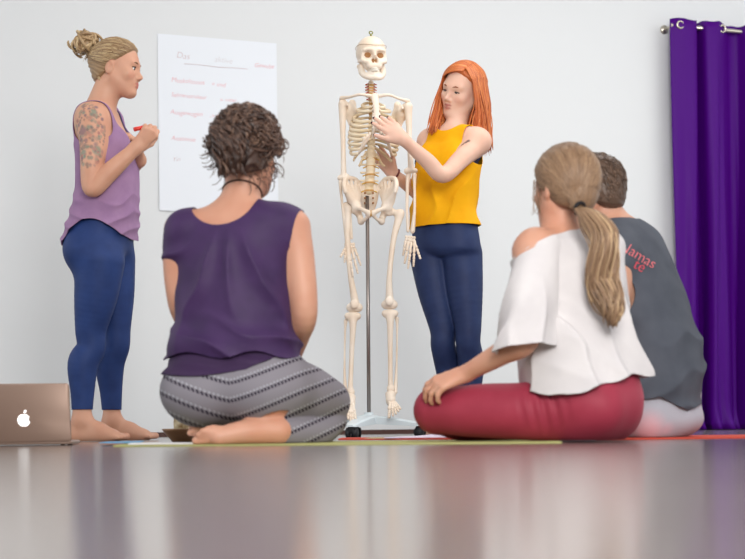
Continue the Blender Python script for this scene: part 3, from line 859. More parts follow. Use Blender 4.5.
    g = np.minimum(g, np.where(x_ < 0, .022, 0)+.188+.22*np.maximum(dz, 0)+2.5*np.maximum(-dz, 0)-np.abs(x_+.004))
    v2, q2 = clip(v, q, g)
    pm = mat('plum_viscose', srgb(66, 42, 86), .62, .3, noise=(11, srgb(56, 36, 76), 3), bump=(70, .12, .002), sheen=.1)
    mk('top', v2, q2, pm, body, org, solid=.004)
    F, lo, h = B.field(.005, ('torso', 'leg'), off=.011)
    G = grid_points(F, lo, h); F = F-(.003*np.sin(G[..., 2]*120+G[..., 0]*9+2*vnoise(G, 9))).astype(np.float32)
    v, q = snets(F, lo, h, 1); y = (v-c)@R
    kx = [P(x, 370, D)[0] for x in (160, 205, 250, 292, 315)]; lowz = np.interp(v[:, 0], kx, [P(235, y, D)[2] for y in (374, 376, 373, 354, 346)])
    g = np.minimum(v[:, 2]-lowz-.005*np.sin(y[:, 0]*16), P(234, 338, D)[2]-v[:, 2])
    v2, q2 = clip(v, q, g)
    mk('top_hem', v2, q2, mat('plum_hem', srgb(58, 38, 72), .7, .25, bump=(70, .15, .002)), body, org, solid=.004)
    # necklace cord
    n = MB(); n.tube(ring_on(BV, BQ, P(243, 191, D), R, -.45, .0015), .0026, 6, cap=False)
    n.build('necklace_cord', mat('cord_black', srgb(40, 26, 30), .6, .2), body, org)
    # hair: loose curly updo
    hm = hair_mat('dark_curls', srgb(46, 31, 26), srgb(92, 68, 57), srgb(156, 126, 106))
    mb = MB(); L = lambda *p: ho+hR@(hs*np.array(p, float))
    v, q = hair_cap(ho, hR, hs, .016, .005, extra=[((0, -.085, .0), (.058, .05, .085))], amp=.004, flow=lambda X: 14*vnoise(X, 22)+X[..., 2]*160)
    mb.add(v, q, .22)
    rng = np.random.RandomState(11)
    for i in range(760):
        a = rng.uniform(0, 2*math.pi); z = rng.uniform(-.35, 1)
        d0 = np.array([math.sin(a)*math.sqrt(max(0, 1-z*z)), math.cos(a)*math.sqrt(max(0, 1-z*z)), z])
        if d0[1] > .45 and z < .55: continue
        lift = rng.uniform(.014, .034); tgt = np.array([0, -.9, .25])+rng.normal(0, .35, 3)
        ln = rng.uniform(.25, .75); ph = rng.uniform(0, 6.28); fq = rng.uniform(9, 17); am = rng.uniform(.004, .010)
        e1, e2 = nrm(rng.normal(0, 1, 3)), nrm(rng.normal(0, 1, 3))
        pts = []
        for u in np.linspace(0, 1, 13):
            p = cran(L, hR, hs, nrm(d0)*(1-u*ln)+nrm(tgt)*u*ln, lift-.003)
            pts.append(p+am*(e1*math.sin(ph+fq*u)+e2*math.cos(ph+fq*u)))
        mb.tube(pts, np.array([.0012]+[.0032]*11+[.0008])*rng.uniform(.6, 1.2), 5, min(1, max(0, rng.normal(.42, .2))))
    for i in range(90):                    # thicker loops hanging over the back of the head
        x0 = rng.uniform(-.06, .06); pts = []
        ph = rng.uniform(0, 6.28); z1 = rng.uniform(-.078, .03)
        for u in np.linspace(0, 1, 14):
            pts.append(L(x0*(1-.3*u)+.012*math.sin(ph+11*u), -.118-.012*math.cos(ph+9*u)-.014*math.sin(u*3.1), .07*(1-u)+z1*u))
        mb.tube(pts, [.0016]+[.0038]*12+[.001], 6, min(1, max(0, rng.normal(.3, .2))))
    for i in range(110):                    # fly-away wisps
        a = rng.uniform(0, 6.28); d0 = np.array([math.sin(a), -.2+.3*rng.randn(), math.cos(a)*.9])
        p0 = cran(L, hR, hs, d0, .02); ph = rng.uniform(0, 6.28); out = nrm(p0-ho)
        pts = [p0+out*.030*u+V(.010*math.sin(ph+8*u), 0, .010*math.cos(ph+8*u)-.03*u*u) for u in np.linspace(0, 1, 10)]
        mb.tube(pts, [.0014]*9+[.0004], 4, .5)
    mb.build('hair', hm, body, org, rnd=True)
build_purple_woman()
# ------------------------------------------------------------------ cross-legged woman with the ponytail
def build_ponytail_woman():
    ZMIN[0] = .0062
    B = Body(); D = 4.45
    R = frame((-.55, .83, 0)); r, f = R[:, 0], R[:, 1]
    org = V(P(580, 440, D)[0], D, 0)
    keys = [(P(561, 226, D), .060, .052), (P(562, 236, D), .115, .064), (P(567, 250, D), .158, .084), (P(572, 280, D), .155, .100),
            (P(577, 320, D), .142, .105), (P(583, 360, D), .150, .115), (P(588, 390, D), .150, .122), (P(590, 418, D), .140, .118)]
    B.loft(keys, R, .03, 'torso', 2.3, .05)
    B.ell(P(586, 408, D-.05), R, (.100, .13, .093), .05, 'torso')
    B.ell(P(602, 408, D+.03), R, (.095, .125, .093), .05, 'torso')
    B.cone(P(560, 236, D), P(562, 200, D), .062, .050, .04, 'neck')
    # left leg towards the picture's left, shin tucked behind it
    B.path([P(588, 411, D-.03), P(530, 411, D-.03), P(480, 411, D+.02), P(437, 410, D+.09)], [.088, .080, .074, .064], .03, 'leg')
    B.path([P(438, 412, D+.11), P(475, 425, D+.22), P(520, 427, D+.36)], [.060, .050, .036], .02, 'leg')
    foot(B, P(520, 427, D+.36)+V(0, 0, .012), (.75, .6, 0), .95)
    B.path([P(610, 411, D+.06), P(575, 411, D+.30), P(552, 411, D+.50)], [.088, .078, .062], .03, 'leg')
    B.path([P(552, 414, D+.50), P(515, 426, D+.54), P(480, 428, D+.52)], [.058, .050, .036], .02, 'leg')
    # left arm down to the knee
    sh = P(533, 252, D-.10); el = P(527, 339, D-.16); wr = P(465, 374, D-.015)
    B.ell(P(536, 247, D-.09), R, (.058, .060, .058), .05, 'shoulder')
    B.path([sh, sh*.5+el*.5, el, el*.6+wr*.4, wr], [.050, .043, .037, .035, .0245], .03, 'arm')
    hand(B, wr, nrm(P(440, 383, D-.015)-wr), V(-.36, -.60, .70), 1, (.48, .55, .6, .65), .98, .12, (.72, .55, -.2), .2, (.9, 1.1, .7), .023)
    # right arm, on the far side
    sh2 = P(604, 252, D+.12); el2 = P(606, 335, D+.20); wr2 = P(572, 378, D+.44)
    B.ell(P(600, 247, D+.10), R, (.058, .060, .058), .05, 'shoulder')
    B.path([sh2, sh2*.5+el2*.5, el2, wr2], [.050, .043, .036, .025], .03, 'arm')
    hand(B, wr2, V(-.5, .8, -.25), V(-.1, .2, .95), -1, (.4, .45, .5, .55), .98)
    hs = 1.03; hR = frame((-.52, .85, -.02)); ho = P(564, 188, D)
    head(B, ho, hR, hs)
    F, lo, h = B.field(.005)
    v, q = snets(F, lo, h, 1)
    body = mk('person', v, q, SKIN_B, None, org, tint=face_tint(v, ho, hR, hs))
    tag(body, 'cross-legged woman with long light brown ponytail, white off-shoulder shirt and red leggings', 'person')
    face_bits(body, org, ho, hR, hs, sides=(-1, 1))
    # leggings
    F, lo, h = B.field(.005, ('torso', 'leg'), off=.006)
    G = grid_points(F, lo, h)
    hip = P(545, 405, D-.09); d = np.linalg.norm(G-hip, axis=-1)
    F = F-(.004*(1-sstep(.03, .11, d))*np.sin((G[..., 0]-hip[0])*190+(G[..., 2]-hip[2])*40) + .0015*vnoise(G, 12)).astype(np.float32)
    v, q = snets(F, lo, h, 1)
    def cutoff(p, d, rad): return np.where(np.linalg.norm(v-p, axis=1) < rad, (v-p)@nrm(d), .05)
    a1 = P(515, 427, D+.345); a2 = P(486, 428, D+.52)
    g = np.minimum(P(590, 352, D)[2]-v[:, 2], np.minimum(cutoff(a1, P(475, 425, D+.22)-a1, .06), cutoff(a2, P(515, 426, D+.54)-a2, .06)))
    v, q = clip(v, q, g)
    red = mat('berry_leggings', srgb(158, 52, 72), .6, .3, noise=(9, srgb(146, 44, 64), 3), bump=(110, .1, .002), sheen=.2)
    lg = mk('leggings', v, q, red, body, org, solid=.003)
    s = MB()
    # shirt
    X = Body()
    X.loft([(P(566, 246, D), .158, .088), (P(570, 275, D), .165, .118), (P(573, 315, D), .160, .130), (P(579, 350, D), .170, .140), (P(586, 382, D), .180, .150), (P(588, 398, D), .184, .154)], R, .03, 'cloth', 2.3, .006)
    F, lo, h = B.field(.005, ('torso', 'shoulder'), off=.007, extra=X)
    G = grid_points(F, lo, h); c = P(570, 260, D); Y = (G-c)@R
    amp = sstep(-.02, -.14, Y[..., 2])
    wv = Y[..., 0]*62+Y[..., 1]*34+Y[..., 2]*14+3*vnoise(G*np.array([1, 1, .4]), 8)
    F = F-(.022*amp*fold(wv*.75)+.004*vnoise(G, 10)+.004*fold(Y[..., 2]*60+Y[..., 0]*40)*amp).astype(np.float32)
    v, q = snets(F, lo, h, 1)
    y = (v-c)@R; x_, z_ = y[:, 0], y[:, 2]
    pl = P(523, 250, D-.15); pr = P(582, 226, D-.03); pf = P(545, 262, D+.22)
    n = nrm(np.cross(pr-pl, pf-pl)); n = n if n[2] > 0 else -n
    g = -((v-pl)@n)
    hemz = np.interp(v[:, 0], [P(520, 392, D)[0], P(560, 396, D)[0], P(627, 376, D)[0]], [P(520, 392, D)[2], P(560, 397, D)[2], P(627, 376, D)[2]])
    g = np.minimum(g, v[:, 2]-hemz-.004*np.sin(v[:, 0]*60))
    v2, q2 = clip(v, q, g)
    wm = mat('white_jersey', srgb(216, 212, 213), .85, .15, noise=(10, srgb(208, 204, 206), 3), bump=(150, .1, .002))
    mk('shirt', v2, q2, wm, body, org, solid=.003)
    for pts, rad, end in (([P(541, 252, D-.09), P(531, 298, D-.14), P(523, 358, D-.16)], [.068, .072, .080], (P(528, 310, D-.14), P(522, 350, D-.16))),
                          ([P(602, 256, D+.11), P(606, 300, D+.15), P(606, 352, D+.20)], [.052, .064, .070], (P(606, 305, D+.15), P(606, 342, D+.20)))):
        XS = Body(); XS.path(pts, rad, .0, 'cloth')
        F, lo, h = XS.field(.005); G = grid_points(F, lo, h)
        F = F-(.016*fold(G[..., 0]*60+G[..., 1]*60+3*vnoise(G*np.array([1, 1, .5]), 9))*sstep(pts[0][2], pts[2][2], G[..., 2])+.004*vnoise(G, 12)).astype(np.float32)
        v, q = snets(F, lo, h, 1); ax = nrm(end[1]-end[0]+V(.03, 0, -.0))
        g = np.minimum((end[1]-v)@ax, -((v-pl)@n))
        v2, q2 = clip(v, q, g); mk('shirt_sleeve', v2, q2, wm, body, org, solid=.003)
    # hair
    hm = hair_mat('light_brown_hair', srgb(98, 74, 56), srgb(146, 116, 90), srgb(196, 166, 130))
    mb = MB(); L = lambda *p: ho+hR@(hs*np.array(p, float))
    line = ([-.13, -.07, -.035, -.012, .012, .035, .058, .075, .1], [-.092, -.086, -.070, -.040, -.020, .024, .062, .085, .12])
    v, q = hair_cap(ho, hR, hs, .013, .0045, line, extra=[((.0, -.078, -.035), (.040, .034, .045))], amp=.0012, flow=lambda X: X[..., 0]*330+X[..., 1]*60+4*vnoise(X, 14))
    mb.add(v, q, .36); cb = bvh_of(v, q)
    tie = P(577, 207, D-.12); rng = np.random.RandomState(21)
    tl = (tie-ho)@hR/hs-np.array([0, -.015, .03])
    for i in range(1500):
        a = rng.uniform(0, 2*math.pi); z = rng.uniform(-.85, 1)
        k = math.sqrt(max(0, 1-z*z)); d0 = np.array([math.sin(a)*k, math.cos(a)*k, z])
        p0 = np.array([0, -.015, .03])+d0*np.array([.076, .095, .085])
        if p0[2] < np.interp(p0[1], *line)+.002: continue
        e = nrm(tl)+rng.normal(0, .05, 3)
        pts = [cran(L, hR, hs, d0*(1-u)+e*u+np.array([0, -.15, .12])*math.sin(u*3.14)*.5, .0140+.003*rng.rand()+.005*max(0, -d0[2])) for u in np.linspace(0, .97, 10)]
        pts = list(snap(pts, cb, rng.uniform(.0004, .0022))); pts.append(tie+rng.normal(0, .006, 3))
        mb.tube(pts, np.array([.0006]+[.0013]*9+[.0010]), 5, min(1, max(0, rng.normal(.40+.10*d0[2], .12))))
    cen = catmull([P(577, 207, D-.12), P(592, 216, D-.175), P(601, 240, D-.19), P(603, 275, D-.19), P(608, 305, D-.20), P(612, 328, D-.20)], 30)
    wid = np.interp(np.linspace(0, 1, 30), [0, .12, .35, .6, .85, 1], [.012, .032, .042, .040, .028, .006])
    for i in range(420):
        a = rng.uniform(0, 6.28); rr = math.sqrt(rng.rand()); ph = rng.uniform(0, 1.2); fq = rng.uniform(12, 15); end = rng.uniform(.72, 1); off = rng.normal(0, .15, 2)
        pts = []; N = 24
        for j in range(N):
            u = j/(N-1)*end; k = u*29; i0 = min(int(k), 28); p = cen[i0]+(cen[i0+1]-cen[i0])*(k-i0); w = np.interp(k, np.arange(30), wid)
            wob = .011*sstep(.1, .4, u)
            pts.append(p+V((math.cos(a)*rr+off[0]*u)*w+wob*math.sin(ph+fq*u+a*.5), (math.sin(a)*rr*.75)*w+wob*math.cos(ph+fq*u+a*.7), .3*wob*math.sin(fq*u+a)))
        mb.tube(pts, np.array([.002]+[.0025]*(N-2)+[.0006]), 5, min(1, max(0, rng.normal(.55+.1*math.cos(a), .2))))
    for i in range(10):
        p0 = L(-.072, .03, .02); pts = [p0+V(-.01*u*rng.rand(), 0, -.10*u)+V(-.012*math.sin(u*3+i), .01*rng.randn(), 0) for u in np.linspace(0, 1, 7)]
        mb.tube(pts, [.0010]*6+[.0004], 4, .5)
    mb.build('hair', hm, body, org, rnd=True)
    t = MB(); ax = nrm(cen[2]-cen[0]); fr = frame(ax)
    t.tube([cen[1]+fr@V(.0165*math.cos(a), 0, .0165*math.sin(a)) for a in np.linspace(0, 6.283, 24)], .0055, 8, cap=False)
    t.build('hair_tie', mat('hair_tie_black', (.012, .01, .012), .6, .3), body, org)
build_ponytail_woman()
# ------------------------------------------------------------------ man in the grey tank top
def build_man():
    ZMIN[0] = .0072
    B = Body(); D = 5.08
    R = frame((-.80, .60, 0)); r, f = R[:, 0], R[:, 1]
    org = V(P(655, 436, D)[0], D, 0)
    keys = [(P(611, 217, D), .070, .060), (P(614, 228, D), .130, .080), (P(621, 244, D), .180, .100), (P(631, 282, D), .185, .122),
            (P(643, 322, D), .175, .130), (P(652, 360, D), .170, .136), (P(654, 395, D), .165, .135), (P(656, 420, D), .15, .13)]
    B.loft(keys, R, .03, 'torso', 2.3, .05)
    B.ell(P(662, 418, D), R, (.150, .125, .068), .04, 'torso')
    B.cone(P(612, 228, D), P(599, 200, D), .064, .055, .04, 'neck')
    B.path([P(648, 417, D-.06), P(600, 418, D+.06), P(556, 416, D+.19)], [.085, .078, .064], .03, 'leg')
    B.path([P(556, 418, D+.20), P(580, 425, D+.34), P(615, 427, D+.42)], [.058, .05, .036], .02, 'leg')
    B.path([P(662, 417, D+.08), P(662, 417, D+.26), P(660, 416, D+.42)], [.085, .078, .064], .03, 'leg')
    B.path([P(658, 418, D+.44), P(632, 425, D+.46), P(600, 427, D+.46)], [.058, .05, .036], .02, 'leg')
    sh = P(612, 270, D-.165); el = P(600, 345, D-.16); wr = P(560, 385, D+.10)
    B.ell(P(612, 256, D-.14), R, (.078, .082, .080), .05, 'shoulder')
    B.path([sh, P(611, 300, D-.185), el, wr], [.060, .060, .045, .030], .03, 'arm')
    hand(B, wr, V(-.7, .5, -.3), V(-.1, .0, .95), 1, (.3, .35, .4, .4), 1.08)
    sh2 = P(634, 256, D+.18); el2 = P(626, 335, D+.26); wr2 = P(610, 385, D+.42)
    B.ell(P(634, 252, D+.14), R, (.070, .075, .070), .05, 'shoulder')
    B.path([sh2, el2, wr2], [.062, .045, .030], .03, 'arm')
    hand(B, wr2, V(-.3, .9, -.3), V(.1, .0, .95), -1, (.3, .35, .4, .4), 1.08)
    hs = 1.08; hR = frame((-.84, .50, -.12)); ho = P(591, 193, D)
    head(B, ho, hR, hs, True)
    F, lo, h = B.field(.0055)
    v, q = snets(F, lo, h, 1)
    body = mk('person', v, q, SKIN_B, None, org, tint=face_tint(v, ho, hR, hs))
    tag(body, 'man with short brown hair and grey tank top sitting behind the ponytailed woman', 'person')
    face_bits(body, org, ho, hR, hs)
    # trousers, pale grey with faded pink
    F, lo, h = B.field(.0055, ('torso', 'leg'), off=.007)
    G = grid_points(F, lo, h); F = F-(.006*vnoise(G, 9)).astype(np.float32)
    v, q = snets(F, lo, h, 1)
    g = P(655, 385, D)[2]-v[:, 2]
    v, q = clip(v, q, g)
    t = no_tint(v)
    spot(t, v, P(648, 430, D-.16), .085, srgb(226, 178, 186), .8, .8)
    spot(t, v, P(668, 433, D-.16), .05, srgb(222, 176, 186), .6, .8)
    mk('trousers', v, q, mat('pale_trousers', srgb(176, 176, 186), .8, .2, attr='tint', bump=(90, .15, .003)), body, org, tint=t, solid=.004)
    # tank top
    X = Body()
    X.loft([(P(622, 246, D), .160, .104), (P(631, 282, D), .175, .128), (P(643, 322, D), .182, .140), (P(653, 360, D), .184, .148), (P(655, 390, D), .182, .140), (P(652, 412, D), .178, .120)], R, .03, 'cloth', 2.3, .006)
    F, lo, h = B.field(.0055, ('torso', 'shoulder'), off=.008, extra=X)
    G = grid_points(F, lo, h); c = P(622, 250, D); Y = (G-c)@R
    amp = sstep(-.10, -.30, Y[..., 2])
    F = F-(.010*amp*fold(Y[..., 2]*48+Y[..., 1]*60+6*vnoise(G, 6))*sstep(-.2, .4, vnoise(G, 5, 3))+.005*vnoise(G, 12)).astype(np.float32)
    v, q = snets(F, lo, h, 1)
    y = (v-c)@R; x_, f_, z_ = y[:, 0], y[:, 1], y[:, 2]
    fr = sstep(-.05, .05, f_)
    neck = ellv(x_, z_, 0, .150, .085, .048+.08*fr)
    cc = P(618, 284, D-.2); yc = (cc-c)@R
    arm = ellv(f_, z_, yc[1]+.045, yc[2]-.030, .085, .092)
    arm = np.where(x_ < -.06, arm, np.where(x_ > .06, ellv(f_, z_, 0, -.06, .09, .13), 1))
    hem = v[:, 2]-np.interp(v[:, 0], [P(600, 405, D)[0], P(650, 402, D)[0], P(680, 410, D)[0], P(700, 404, D)[0]], [P(600, 405, D)[2], P(650, 398, D)[2], P(678, 411, D)[2], P(700, 404, D)[2]])
    g = np.minimum(np.minimum(neck, arm), hem)
    v2, q2 = clip(v, q, g)
    tm = mat('slate_jersey', srgb(84, 88, 98), .8, .2, noise=(10, srgb(74, 78, 88), 3), bump=(100, .15, .002))
    tk = mk('tank_top', v2, q2, tm, body, org, solid=.004)
    MAN.update(tank=tk, body=body, org=org, D=D)
    # short hair
    hm = hair_mat('short_brown_hair', srgb(62, 46, 38), srgb(98, 76, 62), srgb(140, 112, 92))
    mb = MB(); L = lambda *p: ho+hR@(hs*np.array(p, float))
    v, q = hair_cap(ho, hR, hs, .007, .005, amp=.001, flow=lambda X: 20*vnoise(X, 60))
    mb.add(v, q, .4); cb = bvh_of(v, q)
    rng = np.random.RandomState(31)
    for i in range(2200):
        a = rng.uniform(0, 6.28); z = rng.uniform(-.95, 1); k = math.sqrt(max(0, 1-z*z)); d0 = np.array([math.sin(a)*k, math.cos(a)*k, z])
        p0 = np.array([0, -.015, .03])+d0*np.array([.076, .095, .085])
        if p0[2] < np.interp(p0[1], *HAIRLINE)+.002: continue
        a0 = cran(L, hR, hs, d0, .004); a1 = cran(L, hR, hs, d0+np.array([.05*rng.randn(), .10*(1 if z > .6 else -.3), -.14*(z < .7)]), .011+.004*max(0, z))
        a0, a1 = snap([a0, a1], cb, .0015); a0 = a0-(a1-a0)*.1; a1 = a1+(a1-ho)*rng.uniform(0, .035)
        mb.tube([a0, a0*.5+a1*.5+(a0-ho)*.01, a1], [.0014, .0012, .0006], 4, min(1, max(0, rng.normal(.5, .22))))
    mb.build('hair', hm, body, org, rnd=True)
MAN = {}
build_man()
# ------------------------------------------------------------------ red-haired woman beside the skeleton
def build_redhead():
    ZMIN[0] = .0015
    B = Body(); D = 6.80
    R = frame((-.60, -.80, 0)); r, f = R[:, 0], R[:, 1]
    org = V(P(450, 436, D)[0], D, 0)
    keys = [(P(454, 124, D), .056, .050), (P(454, 131, D), .105, .058), (P(453, 142, D), .145, .075), (P(449, 158, D), .142, .094),
            (P(446, 180, D), .125, .088), (P(445, 200, D), .118, .086), (P(445, 222, D), .145, .100), (P(446, 244, D), .158, .105), (P(447, 258, D), .15, .100)]
    B.loft(keys, R, .03, 'torso', 2.3, .04)
    for q in (-1, 1): B.ell(P(449, 160, D)+f*.045+r*q*.072, R, (.062, .058, .060), .045, 'torso')
    B.cone(P(455, 128, D+.01), P(462, 106, D+.03), .050, .043, .03, 'neck')
    def leg(hip, knee, calf, ank, Dh, Dk, Da):
        h, k, c, a = P(*hip, Dh), P(*knee, Dk), P(*calf, Da), P(*ank, Da)
        B.path([h, h*.55+k*.45, k+V(0, 0, .03), k-V(0, 0, .05), c, c*.45+a*.55, a], [.088, .077, .056, .051, .055, .041, .036], .012, 'leg'); return a
    a1 = leg((430, 256), (443, 335), (448, 366), (454, 419), D+.04, D, D+.06)
    a2 = leg((462, 256), (468, 332), (471, 364), (470, 419), D-.02, D-.06, D-.02)
    a1[2] = .077; a2[2] = .077
    foot(B, a1, (-.85, -.5, 0), .98); foot(B, a2, (-.6, -.8, 0), .98)
    # her left arm across to the ribs
    sh = P(479, 143, D-.10); el = P(443, 175, D-.28); wr = P(404, 140, D-.36)
    B.ell(P(477, 140, D-.09), R, (.056, .058, .056), .05, 'shoulder')
    B.path([sh, sh*.5+el*.5, el, el*.6+wr*.4, wr], [.047, .041, .035, .034, .0235], .03, 'arm')
    tl = hand(B, wr, nrm(P(374.5, 113, D-.31)-wr), V(.05, -.93, .25), -1, (.08, .10, .12, .16), 1.02, .075, (.72, .55, .05), .15, (1, 1, .8), .022)
    # her right arm, hand reaching behind the ribs
    sh2 = P(429, 143, D+.10); el2 = P(426, 198, D+.13); wr2 = P(393, 174, D+.06)
    B.ell(P(431, 140, D+.09), R, (.056, .058, .056), .05, 'shoulder')
    B.path([sh2, sh2*.5+el2*.5, el2, el2*.6+wr2*.4, wr2], [.047, .041, .035, .034, .0235], .03, 'arm')
    t2 = hand(B, wr2, nrm(P(377, 152, D+.04)-wr2), V(.2, .9, .2), -1, (.25, .3, .35, .4), .95, .06, (.7, .5, -.1), .2)
    hs = 1.05
    hR = frame((-.66, -.72, -.20), (.42, 0, 1)); ho = P(461.5, 90.5, D+.01)
    head(B, ho, hR, hs)
    F, lo, h = B.field(.0042)
    v, q = snets(F, lo, h, 1)
    t = face_tint(v, ho, hR, hs)
    ar = P(474, 150, D-.15)
    for i, (x, y) in enumerate(((467, 137), (465, 139), (463, 142), (463, 145), (465, 147), (467, 146), (466, 143), (462, 148), (461, 151), (463, 153), (468, 141))):
        spot(t, v, P(x, y, D-.165), .014, srgb(46, 46, 56), .85, .7)
    body = mk('person', v, q, SKIN_E, None, org, tint=t)
    tag(body, 'standing red-haired woman in yellow tank top and navy leggings touching the skeleton', 'person')
    face_bits(body, org, ho, hR, hs, mat('brow_ginger', srgb(150, 92, 62), .7, .2), closed=.55)
    # dark painted nails
    nm = mat('nail_polish', srgb(74, 26, 40), .2, .6)
    for p, d in tl+t2:
        b = MB(); b.ball(p-d*.001, frame(d) if abs(d[2]) < .95 else np.eye(3), (.0066, .0085, .0066), 6); b.build('fingernail', nm, body, org)
    b = MB(); ax = nrm(P(412, 188, D+.1)-wr2); fr = frame(ax); bc = wr2+ax*.012
    b.tube([bc+fr@V(.031*math.cos(a), .0, .031*math.sin(a)) for a in np.linspace(0, 6.283, 24)], .0045, 8, cap=False)
    b.build('bracelet', mat('bracelet_brown', srgb(110, 46, 44), .5, .3), body, org)
    L = lambda *p: ho+hR@(hs*np.array(p, float))
    b = MB(); b.ball(L(-.080, -.008, -.052), np.eye(3), (.006, .006, .011), 8); b.build('earring', mat('earring_dark', srgb(60, 44, 44), .3, .5), body, org)
    F, lo, h = B.field(.0045, ('torso', 'leg'), off=.005)
    v, q = snets(F, lo, h, 1)
    g = np.minimum(v[:, 2]-a1[2]-.05, P(446, 215, D)[2]-v[:, 2])
    v, q = clip(v, q, g)
    mk('leggings', v, q, mat('dark_navy_leggings', srgb(38, 54, 96), .6, .3, noise=(14, srgb(32, 46, 86), 3), bump=(90, .1, .002)), body, org, solid=.003)
    X = Body()
    X.loft([(P(450, 150, D), .138, .088), (P(448, 162, D), .148, .108), (P(445, 185, D), .142, .108), (P(444, 206, D), .144, .108), (P(444, 226, D), .156, .114), (P(444, 236, D), .158, .116)], R, .03, 'cloth', 2.3, .006)
    F, lo, h = B.field(.0045, ('torso', 'shoulder'), off=.006, extra=X)
    G = grid_points(F, lo, h); c = P(454, 131, D); Y = (G-c)@R
    amp = sstep(-.10, -.22, Y[..., 2])
    F = F-(.012*amp*fold(Y[..., 0]*55+Y[..., 2]*24+4*vnoise(G, 7))+.003*vnoise(G, 13)).astype(np.float32)
    v, q = snets(F, lo, h, 1)
    y = (v-c)@R; x_, f_, z_ = y[:, 0], y[:, 1], y[:, 2]
    neck = ellv(x_, z_, 0, .045, .072, .052)
    arm = np.minimum(ellv(x_, z_, .180, -.03, .080, .155), ellv(x_, z_, -.180, -.03, .080, .155))
    hem = v[:, 2]-P(444, 227.5, D)[2]
    v2, q2 = clip(v, q, np.minimum(np.minimum(neck, arm), hem))
    mk('tank_top', v2, q2, mat('yellow_jersey', srgb(244, 178, 10), .75, .2, noise=(12, srgb(236, 166, 4), 3), bump=(110, .12, .002)), body, org, solid=.003)
    FB, lo, h = B.field(.0045, ('torso', 'shoulder'), off=.003)
    v, q = snets(FB, lo, h, 1); y = (v-c)@R; x_, f_, z_ = y[:, 0], y[:, 1], y[:, 2]
    arm = np.minimum(ellv(x_, z_, .180, -.02, .066, .125), ellv(x_, z_, -.180, -.02, .066, .125))
    g = np.minimum(np.minimum(arm, -z_-.07), z_+.22)
    v2, q2 = clip(v, q, g)
    mk('sports_bra', v2, q2, mat('navy_bra_dark', srgb(44, 50, 84), .6, .3), body, org, solid=.002)
    # long red hair, side parting
    hm = hair_mat('red_hair', srgb(138, 62, 28), srgb(196, 102, 50), srgb(236, 156, 92))
    mb = MB(); rng = np.random.RandomState(41)
    line = ([-.13, -.07, -.035, -.012, .012, .035, .058, .075, .1], [-.12, -.12, -.10, -.02, .020, .048, .072, .088, .12])
    v, q = hair_cap(ho, hR, hs, .007, .0045, line, amp=.0012, flow=lambda X: X[..., 1]*300+X[..., 2]*90+4*vnoise(X, 14))
    mb.add(v, q, .42)
    part = lambda w: np.array([-.030, .075-w*.13, .0])
    N = 18
    def lock(side, w, ends, sp, n, wave=.006):
        for i in range(n):
            ww = rng.uniform(*w); px = -.34+.03*rng.randn()
            k = math.sqrt(max(.0, 1-ww*ww-px*px)); d0 = np.array([px, ww, k])
            e = ends[0]*(1-rng.rand())+0; t_ = rng.rand(); E0 = ends[0]*(1-t_)+ends[1]*t_
            pts = [cran(L, hR, hs, d0*(1-u)+np.array([side*.98, ww*.9-.15*(u), -.15])*u, .011+.004*rng.rand()*0+.004*math.sin(u*3)) for u in np.linspace(0, .9, 8)]
            last = pts[-1]; En = E0+rng.normal(0, sp, 3); ph = rng.uniform(0, 6.28)
            allp = catmull(list(pts[:6])+[last*.72+En*.28+(last-ho)*.10, last*.35+En*.65+(last-ho)*.05+rng.normal(0, .005, 3), En], 24)
            allp = np.array([p+wave*V(math.sin(ph+j*.45), math.cos(ph+j*.4), 0)*sstep(9, 20, j) for j, p in enumerate(allp)])
            mb.tube(allp, np.array([.001]+[.0026]*(len(allp)-2)+[.0006]), 5, min(1, max(0, rng.normal(.5, .2))))
    lock(-1, (-.88, .52), (P(474, 140, D-.03), P(489, 150, D+.02)), .011, 520, .005)
    
    lock(1, (-.75, .70), (P(431, 132, D-.03), P(442, 130, D+.06)), .009, 420, .005)
    lock(-1, (-.93, -.35), (P(464, 128, D+.05), P(478, 138, D+.03)), .012, 200, .005)
    mb.build('hair', hm, body, org, rnd=True)
build_redhead()
